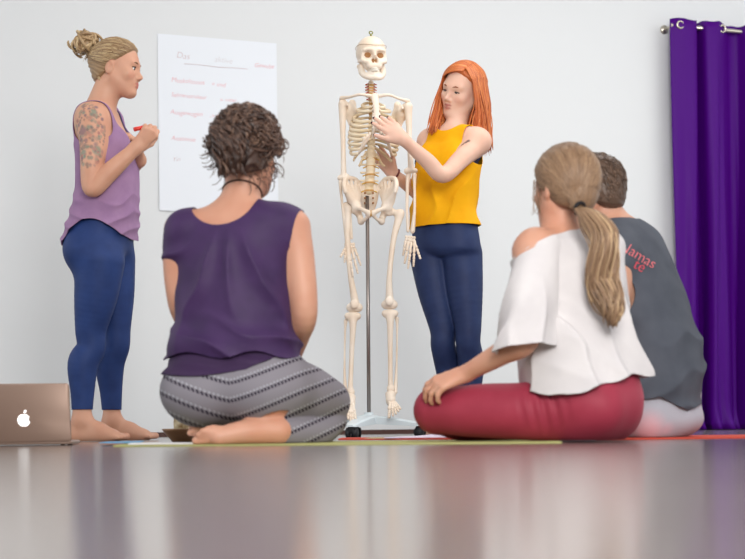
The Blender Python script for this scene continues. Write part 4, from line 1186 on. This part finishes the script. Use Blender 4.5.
# ------------------------------------------------------------------ anatomical skeleton on its wheeled stand
def build_skeleton():
    ZMIN[0] = None
    D = 6.67
    R = frame((.16, -1, 0)); r, f = R[:, 0], R[:, 1]; up = V(0, 0, 1)
    hub = P(369, 424, D); org = V(hub[0], D, 0)
    root = empty('anatomical_skeleton', org)
    tag(root, 'life-size cream plastic human skeleton hanging on a wheeled metal stand', 'skeleton')
    bone = mat('bone_plastic', srgb(243, 231, 216), .45, .4, noise=(7, srgb(234, 214, 192), 4), bump=(60, .1, .002))
    bone2 = mat('rib_plastic', srgb(242, 228, 202), .45, .4, noise=(9, srgb(230, 208, 170), 4))
    disc = mat('disc_amber', srgb(206, 160, 96), .5, .3)
    nerve = mat('nerve_red', srgb(190, 66, 50), .5, .3)
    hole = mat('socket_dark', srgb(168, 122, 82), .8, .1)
    def sdf(name, B, h=.0034, m=bone, par=root, sm=1):
        F, lo, hh = B.field(h); v, q = snets(F, lo, hh, sm)
        return mk(name, v, q, m, par, org)
    def q_(x, y, z, c): return c+R@V(x, y, z)
    # skull
    s = .90; ho = P(371.5, 58, D-.01); HR = frame((.22, -1, -.04)); L = lambda *p: ho+HR@(s*np.array(p, float))
    B = Body(); E = lambda c, rr, k=.015, sub=False, RR=None: B.ell(L(*c), HR if RR is None else HR@RR, np.array(rr)*s, k*s, '', sub)
    E((0, -.015, .030), (.074, .092, .078)); E((0, .032, -.028), (.050, .046, .050), .03)
    for q in (-1, 1):
        B.path([L(q*.054, .050, .020), L(q*.057, .050, -.012), L(q*.050, .060, -.028), L(q*.030, .070, -.034)], [.007*s, .008*s, .010*s, .009*s], .012*s)
        B.path([L(q*.066, .0, -.022), L(q*.066, .03, -.026), L(q*.054, .053, -.026)], [.006*s, .006*s, .008*s], .01*s)
        B.cone(L(q*.048, .062, .026), L(q*.010, .074, .026), .0075*s, .008*s, .012*s)
        B.cone(L(q*.058, -.025, -.040), L(q*.055, -.02, -.062), .012*s, .006*s, .012*s)
    B.cone(L(0, .074, .018), L(0, .084, -.004), .008*s, .006*s, .01*s)
    B.cone(L(-.022, .068, -.052), L(.022, .068, -.052), .015*s, .015*s, .012*s)
    for q in (-1, 1):
        E((q*.031, .078, .002), (.022, .028, .019), .006, True); E((q*.008, .086, -.026), (.0085, .026, .016), .004, True)
    E((0, -.01, -.090), (.036, .05, .026), .01, True)
    sk = sdf('skull', B, .003)
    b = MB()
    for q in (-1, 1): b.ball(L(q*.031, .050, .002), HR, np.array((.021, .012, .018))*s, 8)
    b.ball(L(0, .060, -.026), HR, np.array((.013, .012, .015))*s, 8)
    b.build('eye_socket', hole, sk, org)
    b = MB(); b.tube([L(.0755*math.cos(t), -.015+.0935*math.sin(t), .052+.004*math.sin(3*t)) for t in np.linspace(0, 6.283, 60)], .0011, 5, cap=False)
    b.build('cranium_seam', mat('seam', srgb(176, 150, 120), .7, .2), sk, org)
    b = MB(); b.tube([L(0, -.012, .104), L(0, -.012, .120)], [.005, .004], 10)
    b.tube([L(.009*math.cos(t), -.012, .126+.007*math.sin(t)) for t in np.linspace(0, 6.283, 20)], .0026, 6, cap=False)
    b.build('hook', mat('brass_hook', srgb(128, 128, 62), .35, .5, .6), sk, org)
    B = Body()
    for q in (-1, 1):
        B.path([L(q*.055, .006, -.034), L(q*.053, .014, -.070), L(q*.043, .038, -.094), L(q*.022, .066, -.108), L(0, .073, -.108)], [.010*s, .017*s, .015*s, .013*s, .013*s], .01*s)
    B.path([L(-.026, .055, -.086), L(0, .071, -.088), L(.026, .055, -.086)], [.010*s, .011*s, .010*s], .01*s)
    jw = sdf('jaw', B, .003)
    b = MB(); tm = mat('teeth', srgb(244, 238, 226), .3, .5)
    for row, z in ((0, -.0665), (1, -.0755)):
        for i in range(10):
            t = (i-4.5)/4.5; b.box(L(t*.0245, .0855-.030*t*t, z), HR@rot((0, 0, 1), -t*.8), np.array((.0050, .006, .0085))*s, .0012)
    b.build('teeth', tm, jw, org)
    # spine
    def vertebra(c, rad, hgt, tr, name='vertebra', m=bone, sp=.03):
        B = Body(); B.path([c-up*hgt*.42, c, c+up*hgt*.42], [rad, rad*.76, rad], .0)
        B.cone(c-f*.02-r*tr, c-f*.02+r*tr, .005, .005, .008); B.cone(c-f*.015, c-f*(.02+sp)-up*.012, .007, .005, .01)
        v = sdf(name, B, .0034, m)
        d = MB(); d.tube([c-up*(hgt*.5+.005), c-up*(hgt*.5-.003)], [rad*1.02, rad*1.02], 16); d.build('disc', disc, v, org)
        return v
    cer = catmull([P(371, 84, D+.02), P(371, 91, D+.035), P(372, 99, D+.05)], 6)
    for c in cer:
        v = vertebra(c, .0125, .011, .020, 'neck_vertebra', bone, .02)
        for q in (-1, 1):
            b = MB(); b.tube([c+r*q*.012+f*.006, c+r*q*.026+f*.002-up*.004], [.0026, .0022], 6); b.build('nerve', nerve, v, org)
    tho = catmull([P(372, 102, D+.055), P(372, 120, D+.085), P(371.5, 136, D+.075), P(371, 151, D+.04)], 12)
    for i, c in enumerate(tho): vertebra(c, .0135+.0004*i, .017, .022, 'vertebra', bone2)
    lum = catmull([P(371, 156, D+.03), P(370.5, 172, D+.01), P(369, 188, D+.03)], 5)
    for c in lum:
        v = vertebra(c, .0215, .024, .040, 'lumbar_vertebra', bone2)
        for q in (-1, 1):
          b = MB(); b.tube([c+r*q*.02-up*.012, c+r*q*.036-up*.020+f*.006], [.003, .0025], 6)
          b.build('nerve', mat('nerve_yellow', srgb(216, 176, 70), .5, .3) if 'nerve_yellow' not in bpy.data.materials else bpy.data.materials['nerve_yellow'], v, org)
    # sternum and ribs
    st = [P(375, 97, D-.055), P(376, 106, D-.075), P(377, 122, D-.085), P(376.5, 130, D-.082)]
    B = Body(); B.path(st, [.019, .0135, .0135, .008], .01, '', f, .4); sdf('sternum', B)
    A_ = [.050, .074, .092, .102, .108, .112, .113, .112, .108, .102, .085, .06]
    Bd = [.055, .066, .074, .080, .083, .084, .084, .082, .078, .072, .06, .05]
    for i in range(12):
        c0 = tho[i]
        for q in (-1, 1):
            pts = []; a, bd = A_[i], Bd[i]; T = math.radians(168 if i < 7 else (150, 142, 132, 95, 70)[i-7])
            mid = c0+f*(bd*.86-.012)
            for u in np.linspace(0, 1, 16):
                th = math.radians(12)+T*u*.93
                drop = .066*sstep(0, 1, u)+.012*math.sin(u*math.pi)
                pts.append(mid+r*q*a*math.sin(th)-f*bd*math.cos(th)-up*drop*(1 if i > 1 else .6))
            if i < 10:
                tgt = st[1]*(1-min(i, 7)/7)+st[3]*(min(i, 7)/7)
                e = tgt+r*q*(.012 if i < 7 else .016+.012*(i-6))-up*(0 if i < 7 else .010*(i-6))
                bone_pts = catmull(pts, 22)
                b = MB(); b.tube(bone_pts, np.interp(np.linspace(0, 1, 22), [0, .1, .85, 1], [.0042, .0052, .0056, .005]), 8, flat=(up, 1.3)); rb = b.build('rib', bone2, root, org)
                l = pts[-1]; b = MB(); cc = catmull([l, l*.55+e*.45+f*.006-up*(.010 if i > 3 else 0), e], 8)
                b.tube(cc, .0052, 8, flat=(up, 1.25)); b.build('rib_cartilage', bone, rb, org)
            else:
                b = MB(); b.tube(catmull(pts, 16), [.0048]*14+[.004, .002], 8, flat=(up, 1.3)); b.build('rib', bone2, root, org)
    # shoulder girdle
    for q, cl, sc in ((1, [(371.5, 96, -.055), (360, 94.5, -.07), (350, 97, -.04), (341.5, 98, -.0)], (351, 112)), (-1, [(379, 96, -.055), (389, 95, -.06), (399, 98.5, -.03), (408, 101, .0)], (399, 114))):
        B = Body(); B.path([P(x, y, D+d) for x, y, d in cl], [.0088, .0065, .0065, .0095], .0); sdf('clavicle', B)
        ac = P(cl[-1][0], cl[-1][1]+1.5, D+.015); B = Body()
        c1 = P(sc[0]+q*1.5, sc[1]-9, D+.085); c2 = P(sc[0]+q*3, sc[1]+24, D+.085); c3 = P(cl[-1][0]+q*4, cl[-1][1]+10, D+.035)
        for a, b2, r1, r2 in ((c1, c2, .008, .008), (c2, c3, .008, .011), (c1, c3, .008, .011), ((c1+c2)/2, c3, .020, .014), ((c1*.7+c2*.3), c3, .018, .012)): B.cone(a, b2, r1, r2, .012, '', f, .35)
        B.path([(c1*.8+c2*.2), c3*.6+ac*.4+V(0, .01, .01), ac], [.006, .009, .011], .01)
        B.path([c3, P(cl[-1][0]+q*6, cl[-1][1]+7, D-.02)], [.009, .007], .01)
        sdf('scapula', B)
    # arms
    def longbone(name, pts, rad, par=root, extra=(), m=bone):
        B = Body(); B.path(pts, rad, .008, '', None, 1.0, 8)
        for c, rr in extra: B.ball(c, rr, .010)
        return sdf(name, B, .0032, m, par)
    def hand_bones(w, dirs, th, q, par):
        """wrist point; per finger: pixel tip"""
        B = Body(); rng = np.random.RandomState(4)
        k0 = nrm(dirs[1]-w); side = nrm(np.cross(k0, f))
        for i in range(8):
            B.ball(w+side*(.012*(i % 4-1.5))+k0*(.010+.014*(i//4)), .0074, .001)
        h = sdf('hand', B, .003, bone, par)
        for i, t in enumerate(dirs):
            a = w+k0*.028+side*(.013*(i-1.5))*(-q); dv = t-a
            fr = (0, .46, .72, .88, 1.0); bo = MB()
            for j in range(4):
                p0, p1 = a+dv*fr[j]+f*.012*math.sin(fr[j]*2), a+dv*fr[j+1]+f*.012*math.sin(fr[j+1]*2)
                p0 = p0+(p1-p0)*.04; rr = (.0060, .0054, .0048, .0043)[j]
                bo.tube([p0, p0*.85+p1*.15, p0*.5+p1*.5, p0*.15+p1*.85, p1], np.array([.8, 1.35, .85, 1.25, .7])*rr, 8)
            bo.build('finger_bones', bone, h, org)
        a = w+k0*.02+side*th[1]; bo = MB(); dv = th[0]-a
        for j, (f0, f1) in enumerate(((0, .45), (.47, .76), (.78, 1))):
            p0, p1 = a+dv*f0, a+dv*f1; rr = .0062-.0006*j
            bo.tube([p0, p0*.85+p1*.15, p0*.5+p1*.5, p0*.15+p1*.85, p1], np.array([.8, 1.35, .85, 1.25, .7])*rr, 8)
        bo.build('thumb_bones', bone, h, org)
    # picture-left arm
    e1 = P(343.5, 177, D)
    longbone('humerus', [P(343, 104, D), P(342.5, 112, D), P(343, 140, D), P(343.5, 168, D), e1], [.021, .017, .0115, .0125, .014], extra=[(P(340, 178, D), .0125), (P(347.5, 177, D), .0125)])
    longbone('ulna', [P(345, 181, D+.012), P(346.5, 190, D+.01), P(350, 215, D), P(351.5, 238, D)], [.0125, .0085, .0068, .0075])
    longbone('radius', [P(340.5, 182, D-.008), P(341, 192, D-.01), P(343.5, 215, D-.01), P(347, 238, D-.01)], [.0095, .007, .0068, .0115])
    hand_bones(P(349.5, 242, D-.01), [P(344, 263, D-.02), P(352.5, 277, D-.03), P(357.5, 274, D-.02), P(360.5, 266, D)], (P(340.5, 257, D-.05), .016), 1, root)
    # picture-right arm
    e2 = P(411, 170, D)
    longbone('humerus', [P(408, 107, D), P(408.5, 115, D), P(409.5, 140, D), P(410.5, 162, D), e2], [.021, .016, .0112, .0125, .014], extra=[(P(406.5, 171, D), .0125), (P(415, 171, D), .0125)])
    longbone('ulna', [P(408.5, 174, D+.012), P(407.5, 184, D+.01), P(407, 210, D), P(408, 231, D)], [.0125, .0085, .0068, .0075])
    longbone('radius', [P(414.5, 175, D-.008), P(414.5, 186, D-.01), P(414.5, 210, D-.01), P(412.5, 231, D-.01)], [.0095, .007, .0068, .0115])
    hand_bones(P(410.5, 235, D-.01), [P(413, 267, D-.03), P(407.5, 269, D-.03), P(404, 264, D-.02), P(402.5, 256, D)], (P(420.5, 259, D-.04), -.016), -1, root)
    # pelvis
    pc = P(370, 200, D)
    B = Body(); sc = [P(369, 190, D+.045), P(369, 199, D+.06), P(369, 209, D+.07), P(369, 216, D+.06)]
    B.path(sc, [.046, .040, .026, .012], .01, '', f, .45); sa = sdf('sacrum', B, .0036)
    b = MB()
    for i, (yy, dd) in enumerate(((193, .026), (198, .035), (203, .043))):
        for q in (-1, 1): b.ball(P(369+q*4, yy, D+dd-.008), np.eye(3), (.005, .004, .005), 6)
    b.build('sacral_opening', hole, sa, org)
    for q, wx, hx, isx, px_ in ((1, 350.5, 355, 361, 369), (-1, 390, 388, 381.5, 373)):
        B = Body()
        crest = [P(wx+q*11.5, 188, D+.055), P(wx+q*5, 179.5, D+.03), P(wx-q*4.5, 178.5, D-.02), P(wx-q*6.5, 185, D-.055), P(wx-q*5, 192, D-.06)]
        ac = P(hx, 207, D-.005)
        cc = catmull(crest, 9)
        for c in cc: B.cone(c, ac, .0065, .018, .010, '', f, .8)
        B.path(crest, [.009, .010, .010, .010, .009], .006)
        B.ball(ac, .027, .015)
        B.path([ac, P((ac[0]*0+hx)*.5+px_*.5, 209.5, D-.045), P(px_, 213, D-.055)], [.014, .0095, .0125], .012)
        B.path([ac, P(isx-q*1.5, 216, D+.015), P(isx, 221.5, D+.0)], [.020, .0145, .0145], .012)
        B.path([P(isx, 221.5, D), P((isx+px_)/2, 219.5, D-.03), P(px_, 215, D-.052)], [.013, .0075, .009], .008)
        B.ball(ac-r*0+(-r*q*-.022)*1.0, .0215, .006, '', True)
        sdf('hip_bone', B, .0036)
    b = MB(); b.ball(P(371, 213.5, D-.056), R, (.009, .010, .014), 8); b.build('pubic_disc', disc, root, org)
    # legs
    def leg(q, hd, tro, s1, s2, knee, k2, an, toes):
        B = Body(); h0 = P(*hd, D)
        B.ball(h0, .0225, .0); B.path([h0, P((hd[0]+tro[0])/2, (hd[1]+tro[1])/2+.5, D), P(tro[0]+q*1.4, tro[1]+2, D)], [.014, .0135, .017], .012)
        B.ball(P(*tro, D), .0185, .012)
        B.path([P(tro[0]+q*1.2, tro[1]+4, D), P(*s1, D-.02), P(*s2, D-.02), P(knee[0], knee[1]-8, D-.005), P(*knee, D)], [.0185, .0130, .0125, .0175, .022], .012)
        for k in (-1, 1): B.ball(P(knee[0]+k*4, knee[1]+.6, D+.008), .0195, .012)
        sdf('femur', B, .0036)
        B = Body(); B.ell(P(knee[0], knee[1]-3, D-.040), R, (.019, .010, .021), .0); sdf('kneecap', B)
        B = Body(); kx, ky = k2
        B.cone(P(kx-5, ky, D), P(kx+5, ky, D), .0155, .0155, .0)
        B.path([P(kx, ky+1, D), P(kx+.2, ky+11, D-.005), P((kx*.6+an[0]*.4), ky*.55+an[1]*.45, D), P(an[0], an[1]-9, D), P(an[0]+.3, an[1]-2, D)], [.0225, .0150, .0115, .0115, .0185], .012)
        sdf('tibia', B, .0034)
        longbone('fibula', [P(kx-q*7, ky+5, D+.02), P(kx-q*7+(an[0]-kx)*.3, ky+16, D+.02), P(an[0]-q*6, an[1]-24, D+.015), P(an[0]-q*4.8, an[1]+1, D+.01)], [.0095, .0055, .0055, .0105])
        B = Body(); a = P(an[0], an[1]+3, D)
        B.ell(a, R, (.023, .030, .016), .0); B.path([a+V(0, .02, -.01), a+V(0, .055, -.035)], [.021, .019], .012)
        B.path([a+V(0, -.02, -.008), a+V(0, -.05, -.028)], [.022, .022], .012); ft = sdf('foot', B, .0034)
        for i, (tx, ty, dd) in enumerate(toes):
            st_ = a+V((.026-.011*i)*q*-1*-1 if False else (tx-an[0])/225*.45, -.055, -.03-.002*i); e = P(tx, ty, D+dd); b = MB()
            for f0, f1, rr in ((0, .55, .0062), (.58, .80, .0052), (.82, 1, .0046)):
                p0, p1 = st_+(e-st_)*f0, st_+(e-st_)*f1
                b.tube([p0, p0*.85+p1*.15, p0*.5+p1*.5, p0*.15+p1*.85, p1], np.array([.8, 1.3, .85, 1.25, .7])*rr*(1.3 if i == 0 else 1), 8)
            b.build('toe_bones', bone, ft, org)
    leg(1, (356.5, 206.5), (346.5, 206), (347.5, 240), (350.5, 275), (354.5, 307), (352.7, 316), (350.5, 394), ((355.5, 419, -.13), (353, 421, -.14), (350.5, 421, -.14), (348, 419.5, -.13), (346, 417, -.12)))
    leg(-1, (388.5, 211), (400.5, 213), (393.5, 240), (389.5, 275), (389.5, 304), (390, 313.5), (390.5, 391), ((389, 418, -.12), (393, 416, -.14), (396, 414, -.14), (398.5, 411.5, -.13), (400.5, 409, -.12)))
    # stand
    steel = mat('brushed_steel', srgb(150, 142, 138), .35, .5, .85)
    white = mat('white_enamel', srgb(214, 226, 232), .3, .5)
    blk = mat('caster_black', srgb(34, 34, 38), .5, .4)
    b = MB(); pt = P(367.2, 196, D+.03); pb = V(hub[0], D+.0, .072)
    b.tube([pb, pt], [.0085, .0085], 14); b.build('stand_pole', steel, root, org)
    b = MB(); hc = V(hub[0], D, 0)
    b.lathe(hc, np.eye(3), [(.001, .070), (.050, .070), (.052, .074), (.040, .094), (.022, .102), (.020, .112), (.001, .112)], 28)
    angs = [math.radians(a) for a in (-18, -108, 162, 106)]
    for t in angs:
        dr = V(math.cos(t), math.sin(t), 0); sd = V(-dr[1], dr[0], 0); vs = []
        for u, w, z0, z1 in ((.0, .050, .062, .100), (.10, .042, .056, .090), (.20, .033, .050, .072), (.262, .028, .048, .060), (.272, .020, .049, .057)):
            c = hc+dr*u
            vs += [c+sd*w+V(0, 0, z0), c+sd*w*.97+V(0, 0, z1-.006), c+sd*w*.7+V(0, 0, z1), c-sd*w*.7+V(0, 0, z1), c-sd*w*.97+V(0, 0, z1-.006), c-sd*w+V(0, 0, z0)]
        fs = [(i*6+j, i*6+(j+1) % 6, (i+1)*6+(j+1) % 6, (i+1)*6+j) for i in range(4) for j in range(6)]+[tuple(range(6))[::-1], tuple(24+j for j in range(6))]
        b.add(vs, fs)
    base = b.build('stand_base', white, root, org, smooth=False)
    for t in angs:
        dr = V(math.cos(t), math.sin(t), 0); sd = V(-dr[1], dr[0], 0); c = hc+dr*.235; w = MB()
        for k in (-1, 1):
            w.tube([c+sd*k*.009+V(0, 0, .0225), c+sd*k*.024+V(0, 0, .0225)], [.0225, .0225], 20)
        w.box(c+V(0, 0, .034), np.stack([dr, sd, up], 1), (.034, .034, .030), .008); w.build('caster', blk, base, org)
build_skeleton()
# ------------------------------------------------------------------ things on the floor
def build_floor_things():
    ZMIN[0] = None
    def fl(px, D, z=0.0):
        p = P(px, 440, D); return V(p[0], D, z)
    def quad_mat(name, cs, z0, z1, m, label, cat, group=None):
        c = np.mean(cs, 0); n = 10; vs = []; fs = []
        ring = []
        for i in range(4):
            for t in np.linspace(0, 1, n, endpoint=False): ring.append(cs[i]*(1-t)+cs[(i+1) % 4]*t)
        ring = np.array(ring); k = len(ring)
        for z, s in ((z0, .999), ((z0*.5+z1*.5), 1.0), (z1, .999)): vs += [c+(p-c)*s+V(0, 0, z) for p in ring]
        fs = [(i*k+j, i*k+(j+1) % k, (i+1)*k+(j+1) % k, (i+1)*k+j) for i in range(2) for j in range(k)]+[tuple(range(k))[::-1], tuple(2*k+j for j in range(k))]
        o = mk(name, vs, fs, m, None, V(c[0], c[1], 0), smooth=False)
        return tag(o, label, cat, group)
    gm = mat('olive_mat_foam', srgb(174, 172, 116), .85, .15, bump=(300, .2, .001))
    rm = mat('red_mat_foam', srgb(194, 80, 66), .85, .15, bump=(300, .2, .001))
    cs = [fl(113, 4.42), fl(562, 4.20), fl(556, 4.86), fl(128, 5.05)]
    quad_mat('yoga_mat', cs, .0005, .005, gm, 'yellow-green yoga mat under the kneeling woman in purple', 'yoga mat')
    cs = [fl(338, 5.75), fl(470, 5.45), fl(474, 6.1), fl(342, 6.25)]
    quad_mat('yoga_mat', cs, .0005, .005, rm, 'red mat on the floor in front of the skeleton stand', 'yoga mat')
    cs = [fl(596, 4.80), fl(800, 4.95), fl(790, 5.62), fl(598, 5.60)]
    quad_mat('yoga_mat', cs, .0005, .006, rm, 'red yoga mat under the man in the grey tank top', 'yoga mat')
    # papers
    pw = mat('paper_white', srgb(236, 234, 238), .8, .2); pb = mat('paper_blue', srgb(112, 166, 206), .6, .3); pp = mat('paper_lilac', srgb(226, 214, 232), .8, .2)
    def sheet(name, cs, z, th, m, label, cat, curl=0.0):
        n = 8; vs = []; fs = []; c = np.mean(cs, 0)
        for k in (0, 1):
            for i in range(n+1):
                for j in range(n+1):
                    u, w = i/n, j/n
                    p = cs[0]*(1-u)*(1-w)+cs[1]*u*(1-w)+cs[2]*u*w+cs[3]*(1-u)*w
                    vs.append(p+V(0, 0, z+th*k+curl*u*u*w))
        m_ = (n+1)**2; g = lambda i, j: i*(n+1)+j
        for i in range(n):
            for j in range(n): fs.append((m_+g(i, j), m_+g(i+1, j), m_+g(i+1, j+1), m_+g(i, j+1))); fs.append((g(i, j+1), g(i+1, j+1), g(i+1, j), g(i, j)))
        for i in range(n):
            for a, b in (((i, 0), (i+1, 0)), ((n, i), (n, i+1)), ((i+1, n), (i, n)), ((0, i+1), (0, i))): fs.append((g(*a), g(*b), m_+g(*b), m_+g(*a)))
        o = mk(name, vs, fs, m, None, V(c[0], c[1], 0), smooth=False); return tag(o, label, cat)
    sheet('booklet', [fl(99, 4.80), fl(140, 4.72), fl(144, 5.02), fl(108, 5.06)], .0075, .003, pb, 'flat blue booklet on the floor beside the bare feet', 'booklet', .002)
    sheet('paper_sheet', [fl(128, 4.50), fl(200, 4.47), fl(202, 4.66), fl(134, 4.70)], .0058, .0035, pw, 'white paper sheet lying on the left end of the green mat', 'paper')
    sheet('paper_sheet', [fl(384, 5.62), fl(446, 5.58), fl(452, 5.86), fl(400, 5.98)], .0062, .003, pp, 'lilac-white papers lying on the red mat by the stand', 'paper', .022)
    sheet('paper_sheet', [fl(364, 5.70), fl(396, 5.66), fl(398, 5.90), fl(372, 5.96)], .0055, .0006, mat('paper_green', srgb(176, 196, 150), .8, .2), 'small green-tinted paper slip under the skeleton stand edge', 'paper')
    # shallow bowl and the jar behind it
    b = MB(); c = fl(183, 5.45, 0)
    b.lathe(c, np.eye(3), [(.001, .001), (.038, .001), (.040, .004), (.072, .042), (.076, .050), (.073, .0505), (.068, .043), (.036, .010), (.001, .008)], 36)
    tag(b.build('bowl', mat('bronze_bowl', srgb(150, 112, 80), .35, .5, .35), None, c), 'shallow brown metal bowl on the floor behind the kneeling woman', 'bowl')
    b = MB(); c = fl(184.5, 5.95, 0)
    b.lathe(c, np.eye(3), [(.001, .0), (.030, .0), (.036, .006), (.042, .04), (.043, .075), (.040, .098), (.036, .104), (.034, .100), (.038, .07), (.030, .01), (.001, .008)], 32)
    jar = b.build('jar', mat('cream_crackle', srgb(236, 222, 184), .3, .5, noise=(34, srgb(150, 118, 70), 2)), None, c)
    tag(jar, 'cream and brown mottled jar standing behind the bronze bowl', 'jar')
    # laptop, lid towards the camera
    D = 4.95; S = FPX/D
    lf = nrm(V(.06, -1, 0)); lr = V(-lf[1], lf[0], 0); lr = lr if lr[0] > 0 else -lr
    rc = fl(71.5, D, 0); w = .345; ctr = rc-lr*w/2
    lap = empty('laptop', ctr); alu = mat('lid_aluminium', srgb(160, 134, 120), .42, .5, .35)
    tag(lap, 'open silver-brown laptop with glowing logo on the lid, at the floor edge', 'laptop')
    Rb = np.stack([lr, -lf, V(0, 0, 1)], 1)
    b = MB(); b.box(ctr+V(0, 0, .010)-lf*.112, Rb, (w, .222, .013), .010); base = b.build('base', alu, lap, ctr)
    b = MB()
    for i in range(14):
        for j in range(5): b.box(ctr+V(0, 0, .0172)-lf*(.045+.019*j)+lr*(-.1335+.0205*i), Rb, (.017, .016, .0018), .002)
    b.build('keyboard', mat('key_black', srgb(36, 36, 40), .5, .3), base, ctr)
    b = MB(); b.box(ctr+V(0, 0, .0168)-lf*.182, Rb, (.11, .066, .0006), .004); b.build('touchpad', mat('touchpad', srgb(150, 140, 136), .4, .4), base, ctr)
    for sx in (-1, 1):
        for sy in (.03, .20):
            b = MB(); b.tube([ctr+lr*sx*.14-lf*sy, ctr+lr*sx*.14-lf*sy+V(0, 0, .0045)], [.008, .008], 12); b.build('foot_pad', bpy.data.materials['key_black'], base, ctr)
    tilt = math.radians(12); ld = nrm(V(0, 0, math.cos(tilt))+lf*math.sin(tilt)); ln = nrm(np.cross(lr, ld)); ln = ln if ln@lf > 0 else -ln
    Rl = np.stack([lr, ln, ld], 1); hgt = .196
    Rl2 = np.stack([lr, ld, -ln if np.dot(np.cross(lr, ld), -ln) > 0 else ln], 1)
    lc = ctr+V(0, 0, .012)+ld*hgt/2
    b = MB(); b.box(lc, Rl2, (w, hgt, .0065), .010); lid = b.build('lid', alu, lap, ctr)
    b = MB(); b.box(lc-ln*.0036, Rl2, (w-.012, hgt-.014, .0008), .004); b.build('screen', mat('screen_dark', srgb(24, 26, 30), .2, .5), lid, ctr)
    # fruit-shaped emblem: outline with a bite on the right and a leaf
    S2 = FPX/(D-.02); ec = P(25.3, 418.5, D); ec = lc+lr*((ec-lc)@lr)+ld*((ec-lc)@ld)*1.0
    out = []
    for t in np.linspace(0, 2*math.pi, 72, endpoint=False):
        x, y = math.cos(t), math.sin(t)
        rr = 1-.13*math.exp(-((t-math.pi/2)/.28)**2)-.10*math.exp(-((t-1.5*math.pi)/.22)**2)+.05*math.cos(2*t)*0
        px, py = .98*rr*x*(1-.07*(y < 0)*abs(y)), 1.03*rr*y
        d = math.hypot(px-1.22, py-.10)
        if d < .50: k = .50/d; px, py = 1.22+(px-1.22)*k, .10+(py-.10)*k
        out.append((px, py))
    leaf = []
    for t in np.linspace(0, 1, 9): leaf.append((.02+.42*t+.16*math.sin(t*math.pi)*-1*.6, 1.12+.52*t+.18*math.sin(t*math.pi)))
    for t in np.linspace(1, 0, 9)[1:-1]: leaf.append((.02+.42*t+.16*math.sin(t*math.pi)*.9, 1.12+.52*t-.16*math.sin(t*math.pi)))
    em = MB()
    for poly, in ((out,), (leaf,)):
        n = len(poly); sc = .0215
        top = [ec+lr*x*sc*.98+ld*y*sc*.98+ln*.0046 for x, y in poly]; bot = [p-ln*.0014 for p in top]
        cx = np.mean(top, 0)-lr*(.0 if poly is leaf else .004)
        em.add(bot+top+[cx], [(i, (i+1) % n, n+(i+1) % n, n+i) for i in range(n)]+[(n+i, n+(i+1) % n, 2*n) for i in range(n)])
    em.build('logo', mat('logo_glow', (1, 1, 1), .4, .3, emit=((1, 1, 1), .9)), lid, ctr, smooth=False)
build_floor_things()
# lettering printed on the back of the man's tank top
def build_print():
    from mathutils.bvhtree import BVHTree
    if 'MAN' not in globals(): return
    tk = MAN['tank']; org = Vector(MAN['org']); me = tk.data
    vs = [v.co+org for v in me.vertices]; bvh = BVHTree.FromPolygons(vs, [tuple(p.vertices) for p in me.polygons])
    for txt, x, y, size, col in (('Namas', 620.5, 239, .052, srgb(228, 122, 128)), ('te', 637, 257, .052, srgb(222, 86, 100))):
        v, f2 = text_mesh(txt, size, None, None, 'print', None, .15, 0.0)
        # refine long edges by projecting every vertex; letters are small against the curve of the back
        o0 = P(x, y, MAN['D']-.5); ux = nrm(V(math.cos(math.radians(24)), .30, -math.sin(math.radians(24)))); uy = V(.40, 0, .92)
        out = []
        for p in v:
            q = o0+ux*p[0]+nrm(uy)*p[1]
            hit = bvh.ray_cast(Vector(q), Vector((0.12, 1, 0)).normalized())
            if hit[0] is None: hit = bvh.find_nearest(Vector(q)+Vector((0, .35, 0)))
            n = hit[1]; n = n if n.y < 0 else -n
            out.append(np.array(hit[0]+n*.0022))
        mk('print_lettering', np.array(out), f2, mat('print_'+txt, col, .7, .2), tk, MAN['org'], smooth=False, solid=.0012)
build_print()
